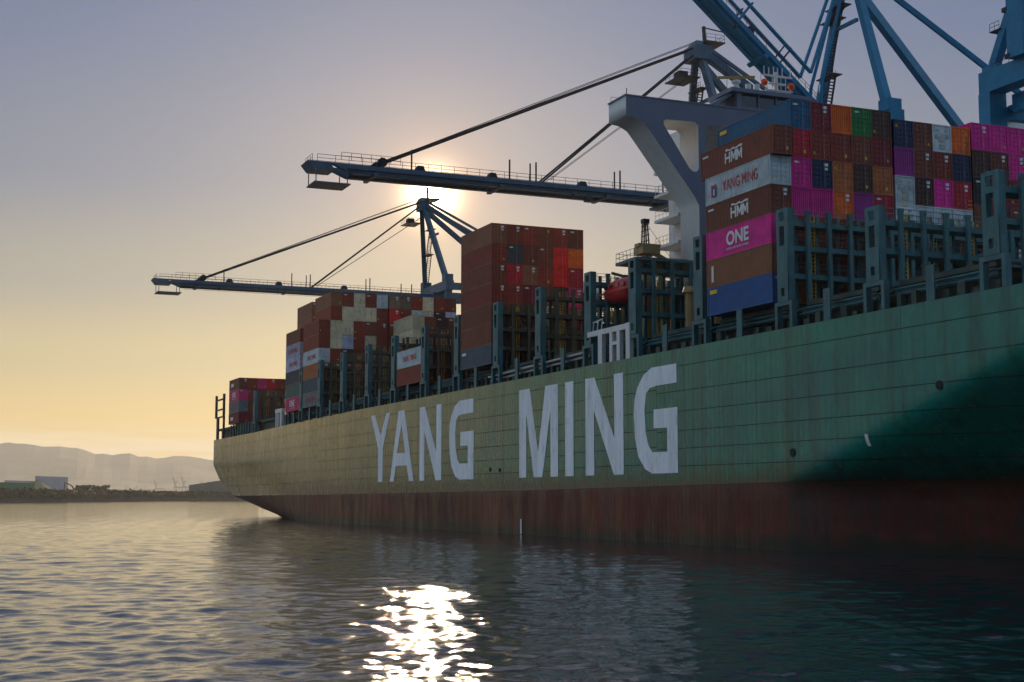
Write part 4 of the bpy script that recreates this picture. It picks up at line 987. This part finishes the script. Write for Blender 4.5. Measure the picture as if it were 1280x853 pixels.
shed('warehouse', 'low pale warehouse roof rising behind the green warehouse on the far shore', 5, 44, 12, M['pale_wall'], 110)
shed('warehouse', 'tall pale lilac shed beside the gravel heap on the far shore', 43, 76, 17, M['pale_wall'], 100)
shed('warehouse', 'dark grey building with sloping roof on the far shore just left of the ship stern', 236, 320, 11, M['grey_wall'], 50, slope=16)
for i, (a, b, h) in enumerate(((151, 163, 3.6), (163, 178, 2.5), (205, 215, 3))):
    shed('shore_hut', ('small grey hut on the far shore right of the trees', 'low long hut next to the small grey hut on the far shore', 'small low hut left of the dark sloping building')[i], a, b, h, M['grey_wall'], 30)
# gravel heap
def heap(px, r, h, label, m):
    c = at_shore(px, 70); t = []
    mb = MB(); rows = []
    for i in range(9):
        f = i/8; row = []
        for k in range(25): th = 2*PI*k/24; rr = r*f*(1+.12*math.sin(3*th+1)+.06*math.sin(7*th)); row.append((c.x+rr*math.cos(th), c.y+rr*math.sin(th), 7.5+h*(1-f)**.9*(1+.05*math.sin(5*th))))
        rows.append(row)
    mb.grid(rows); o = mb.build('gravel_heap', m, smooth=True); o['label'] = label; o['category'] = 'heap'
heap(47, 19, 14, 'tan gravel heap in front of the tall pale shed on the far shore', M['sand'])
SCR = ['rusty scrap pile below the excavator arm', 'rusty scrap pile left of the excavator', 'brown scrap pile right of the excavator arm', 'dark scrap pile before the round trees', 'rust brown scrap pile under the second tree', 'low scrap pile left of the small grey hut', 'scrap pile right of the long low hut', 'dark mound between the huts', 'small scrap mound near the distant cranes', 'last scrap mound before the dark sloping building']
for px, r, h, lab in zip((84, 58, 100, 112, 124, 140, 186, 196, 218, 226), (9, 10, 8, 9, 9, 7, 7, 8, 7, 6), (6, 5, 6.5, 6, 6.5, 5, 4.5, 4, 4, 3.5), SCR):
    c = at_shore(px, 28); mb = MB()
    for _ in range(46):
        th = random.uniform(0, 2*PI); q_ = random.random()**.6; z = 8+h*(1-q_)*random.uniform(.4, 1); s = random.uniform(.5, 1.4)
        p = Vector((c.x+r*q_*math.cos(th), c.y+r*q_*math.sin(th), z)); mb.bar(p, p+Vector((random.gauss(0,1.4), random.gauss(0,1.4), random.gauss(0,1))), s, s*.6)
    mb.add([(c.x+r*math.cos(2*PI*k/10), c.y+r*math.sin(2*PI*k/10), 7.6) for k in range(10)]+[(c.x, c.y, 8+h*.7)], [(k, (k+1) % 10, 10) for k in range(10)])
    o = mb.build('scrap_pile', M['scrap']); o['label'] = lab+' on the far shore'; o['category'] = 'scrap pile'; o['group'] = 'scrap piles along the far shore'
# material handler
e0 = at_shore(80, 24); t = thing('excavator', 'dark excavator with bent arm over the scrap on the far shore', 'excavator', e0); ex = cR
MB().box(e0.x-2.2, e0.x+2.2, e0.y-2.2, e0.y+2.2, 8, 9.2).build('track_frame', M['cable'], t)
pb = e0+Vector((0,0,3))+ex*10; pk = e0+Vector((0,0,11.5))+ex*.5
MB().bar(e0+ex*11+Vector((0,0,1.5)), pb+ex*-2+Vector((0,0,4.5)), 1.0, 1.3).bar(pb-ex*2+Vector((0,0,4.5)), pk, .8, 1.1).build('boom', M['cable'], t)
MB().bar(pk, e0+Vector((0,0,4))-ex*.3, .8, 1.0).build('stick', M['cable'], t)
MB().bar(e0+Vector((0,0,4))-ex*.3, e0+Vector((0,0,1.4))-ex*.2, 1.6, 1.2).build('grab', M['cable'], t)
c_ = e0+ex*11; MB().box(c_.x-2, c_.x+2, c_.y-2, c_.y+2, 9.2, 12).build('cab', M['tan'], t)
# trees on the far shore
def tree(px, back, h, r, lab):
    c = at_shore(px, back); t = thing('tree', lab, 'tree', c, 'trees on the far shore')
    tr = MB().tube((c.x, c.y, 7), (c.x+.2, c.y, 8+h*.55), .4, 7, .2)
    for _ in range(5):
        th = random.uniform(0, 2*PI); tr.tube((c.x, c.y, 8+h*.4), (c.x+r*.5*math.cos(th), c.y+r*.5*math.sin(th), 8+h*.7), .16, 5, .07)
    tr.build('trunk', M['bark'], t)
    mb = MB(); cl = [(Vector((random.gauss(0,r*.42), random.gauss(0,r*.42), random.uniform(.45,.95)*h)), random.uniform(.25,.42)*r) for _ in range(14)]
    for cc, rr in cl:
        for _ in range(60):
            n = Vector((random.gauss(0,1), random.gauss(0,1), random.gauss(0,1))).normalized(); p = c+cc+n*rr*random.uniform(.6,1.1); u = n.orthogonal().normalized(); w = n.cross(u); s = random.uniform(.25,.55)
            mb.add([p-u*s-w*s, p+u*s-w*s*.6, p+u*s*.7+w*s, p-u*s+w*s*.8], [(0,1,2,3)])
    mb.build('crown', M['scrub'], t)
for px, h, r, lab in ((99, 8.5, 5, 'leftmost of the low round trees by the excavator'), (104, 9.5, 5.5, 'rounded tree second from the excavator'), (110, 9, 5.5, 'wide tree in the middle of the low round trees'), (120, 8.2, 5, 'smaller tree left of the lone round tree'), (130, 9.4, 5.5, 'lone round tree left of the small hut')):
    tree(px, 60, h, r, lab+' on the far shore')
# far container cranes in the haze
M['far_crane'] = mat('far_crane_paint', srgb('#5a6670'), .6)
def far_crane_mesh(up):
    fr = MB()
    for x in (-12, 12):
        for y in (0, 28): fr.bar((x, y, 0), (x, y, 48), 2.2)
        fr.bar((x, 0, 46), (x, 28, 46), 2.2)
    fr.bar((-12,0,46),(12,0,46),2.5).bar((-12,28,46),(12,28,46),2.5).bar((-10,0,48),(0,2,78),1.8).bar((10,0,48),(0,2,78),1.8).bar((0,2,78),(0,40,50),1.2).box(-4,4,-2,55,46,50)
    bm_ = MB()
    if up: bm_.bar((0,-2,49),(0,-32,98),4.5,3).bar((0,2,78),(0,-28,92),.8)
    else: bm_.bar((0,-2,48),(0,-62,48),4.5,3).bar((0,2,78),(0,-50,49),.8)
    return fr.mesh('frame'), bm_.mesh('boom')
FC = [far_crane_mesh(False), far_crane_mesh(True)]
fcs = [(157, 9600, 0, 'faint lowered-boom crane leftmost in the haze beyond the far shore'), (170, 9700, 0, 'faint lowered-boom crane second from left in the haze'), (181, 9800, 0, 'faint lowered-boom crane third from left in the haze'), (195, 8200, 1, 'hazy distant crane with raised boom, left of the taller pair'),
       (219, 6900, 1, 'distant crane with raised boom, left of the tall hazy pair'), (230, 6900, 1, 'distant crane with raised boom, right of the tall hazy pair'), (254, 8600, 1, 'faint crane with raised boom just above the dark sloping building'), (262, 8700, 1, 'faint crane with raised boom nearest the ship stern')]
for px, d, up, lab in fcs:
    c = ray_at(px, d, 4.0); t = thing('container_crane', lab, 'crane', c, 'distant cranes in the haze'); t.rotation_euler = (0, 0, math.radians(20))
    child('frame', FC[up][0], M['far_crane'], t); b_ = child('boom', FC[up][1], M['far_crane'], t); b_.rotation_euler = (0, 0, math.radians(-95))
# hills
def build_hills():
    rows = []; n = 300
    for i in range(n+1):
        px = -1500+3300*i/n
        h = np.interp(px, [-1500, -700, -150, 0, 130, 265, 420, 800, 1800], [170, 260, 265, 232, 195, 158, 130, 150, 120])+7*math.sin(px*.031)+5*math.sin(px*.083+1)+3*math.sin(px*.21)+2.2*math.sin(px*.47+1)+1.5*math.sin(px*.9)+random.uniform(-1.2, 1.2)
        row = []
        for f, z in ((-.9, 0), (-.55, .3), (-.25, .68), (0, 1), (.3, .7), (1, 0)):
            p = ray_at(px, 12000+f*2600, 0); row.append((p.x, p.y, max(-2, z*h*1.94*(1 if z == 1 else 1+.06*math.sin(px*.05+9*f)))-(2 if z == 0 else 0)))
        rows.append(row)
    o = MB().grid(rows).build('hills', M['hill']); o['kind'] = 'structure'
build_hills()

# ------------------------------------------------------------------ evening haze
hz = MB().box(-19000, 2500, -9000, 12500, -4, 640).mesh('haze')
hm = bpy.data.materials.new('haze_air'); hm.use_nodes = True; nt = hm.node_tree
for n in list(nt.nodes): nt.nodes.remove(n)
o_ = nt.nodes.new('ShaderNodeOutputMaterial'); v_ = nt.nodes.new('ShaderNodeVolumePrincipled'); nt.links.new(v_.outputs[0], o_.inputs['Volume'])
v_.inputs['Color'].default_value = (.86, .86, .86, 1); v_.inputs['Density'].default_value = 5.2e-5; v_.inputs['Anisotropy'].default_value = .4
h_ = link('haze', hz, hm); h_['kind'] = 'stuff'
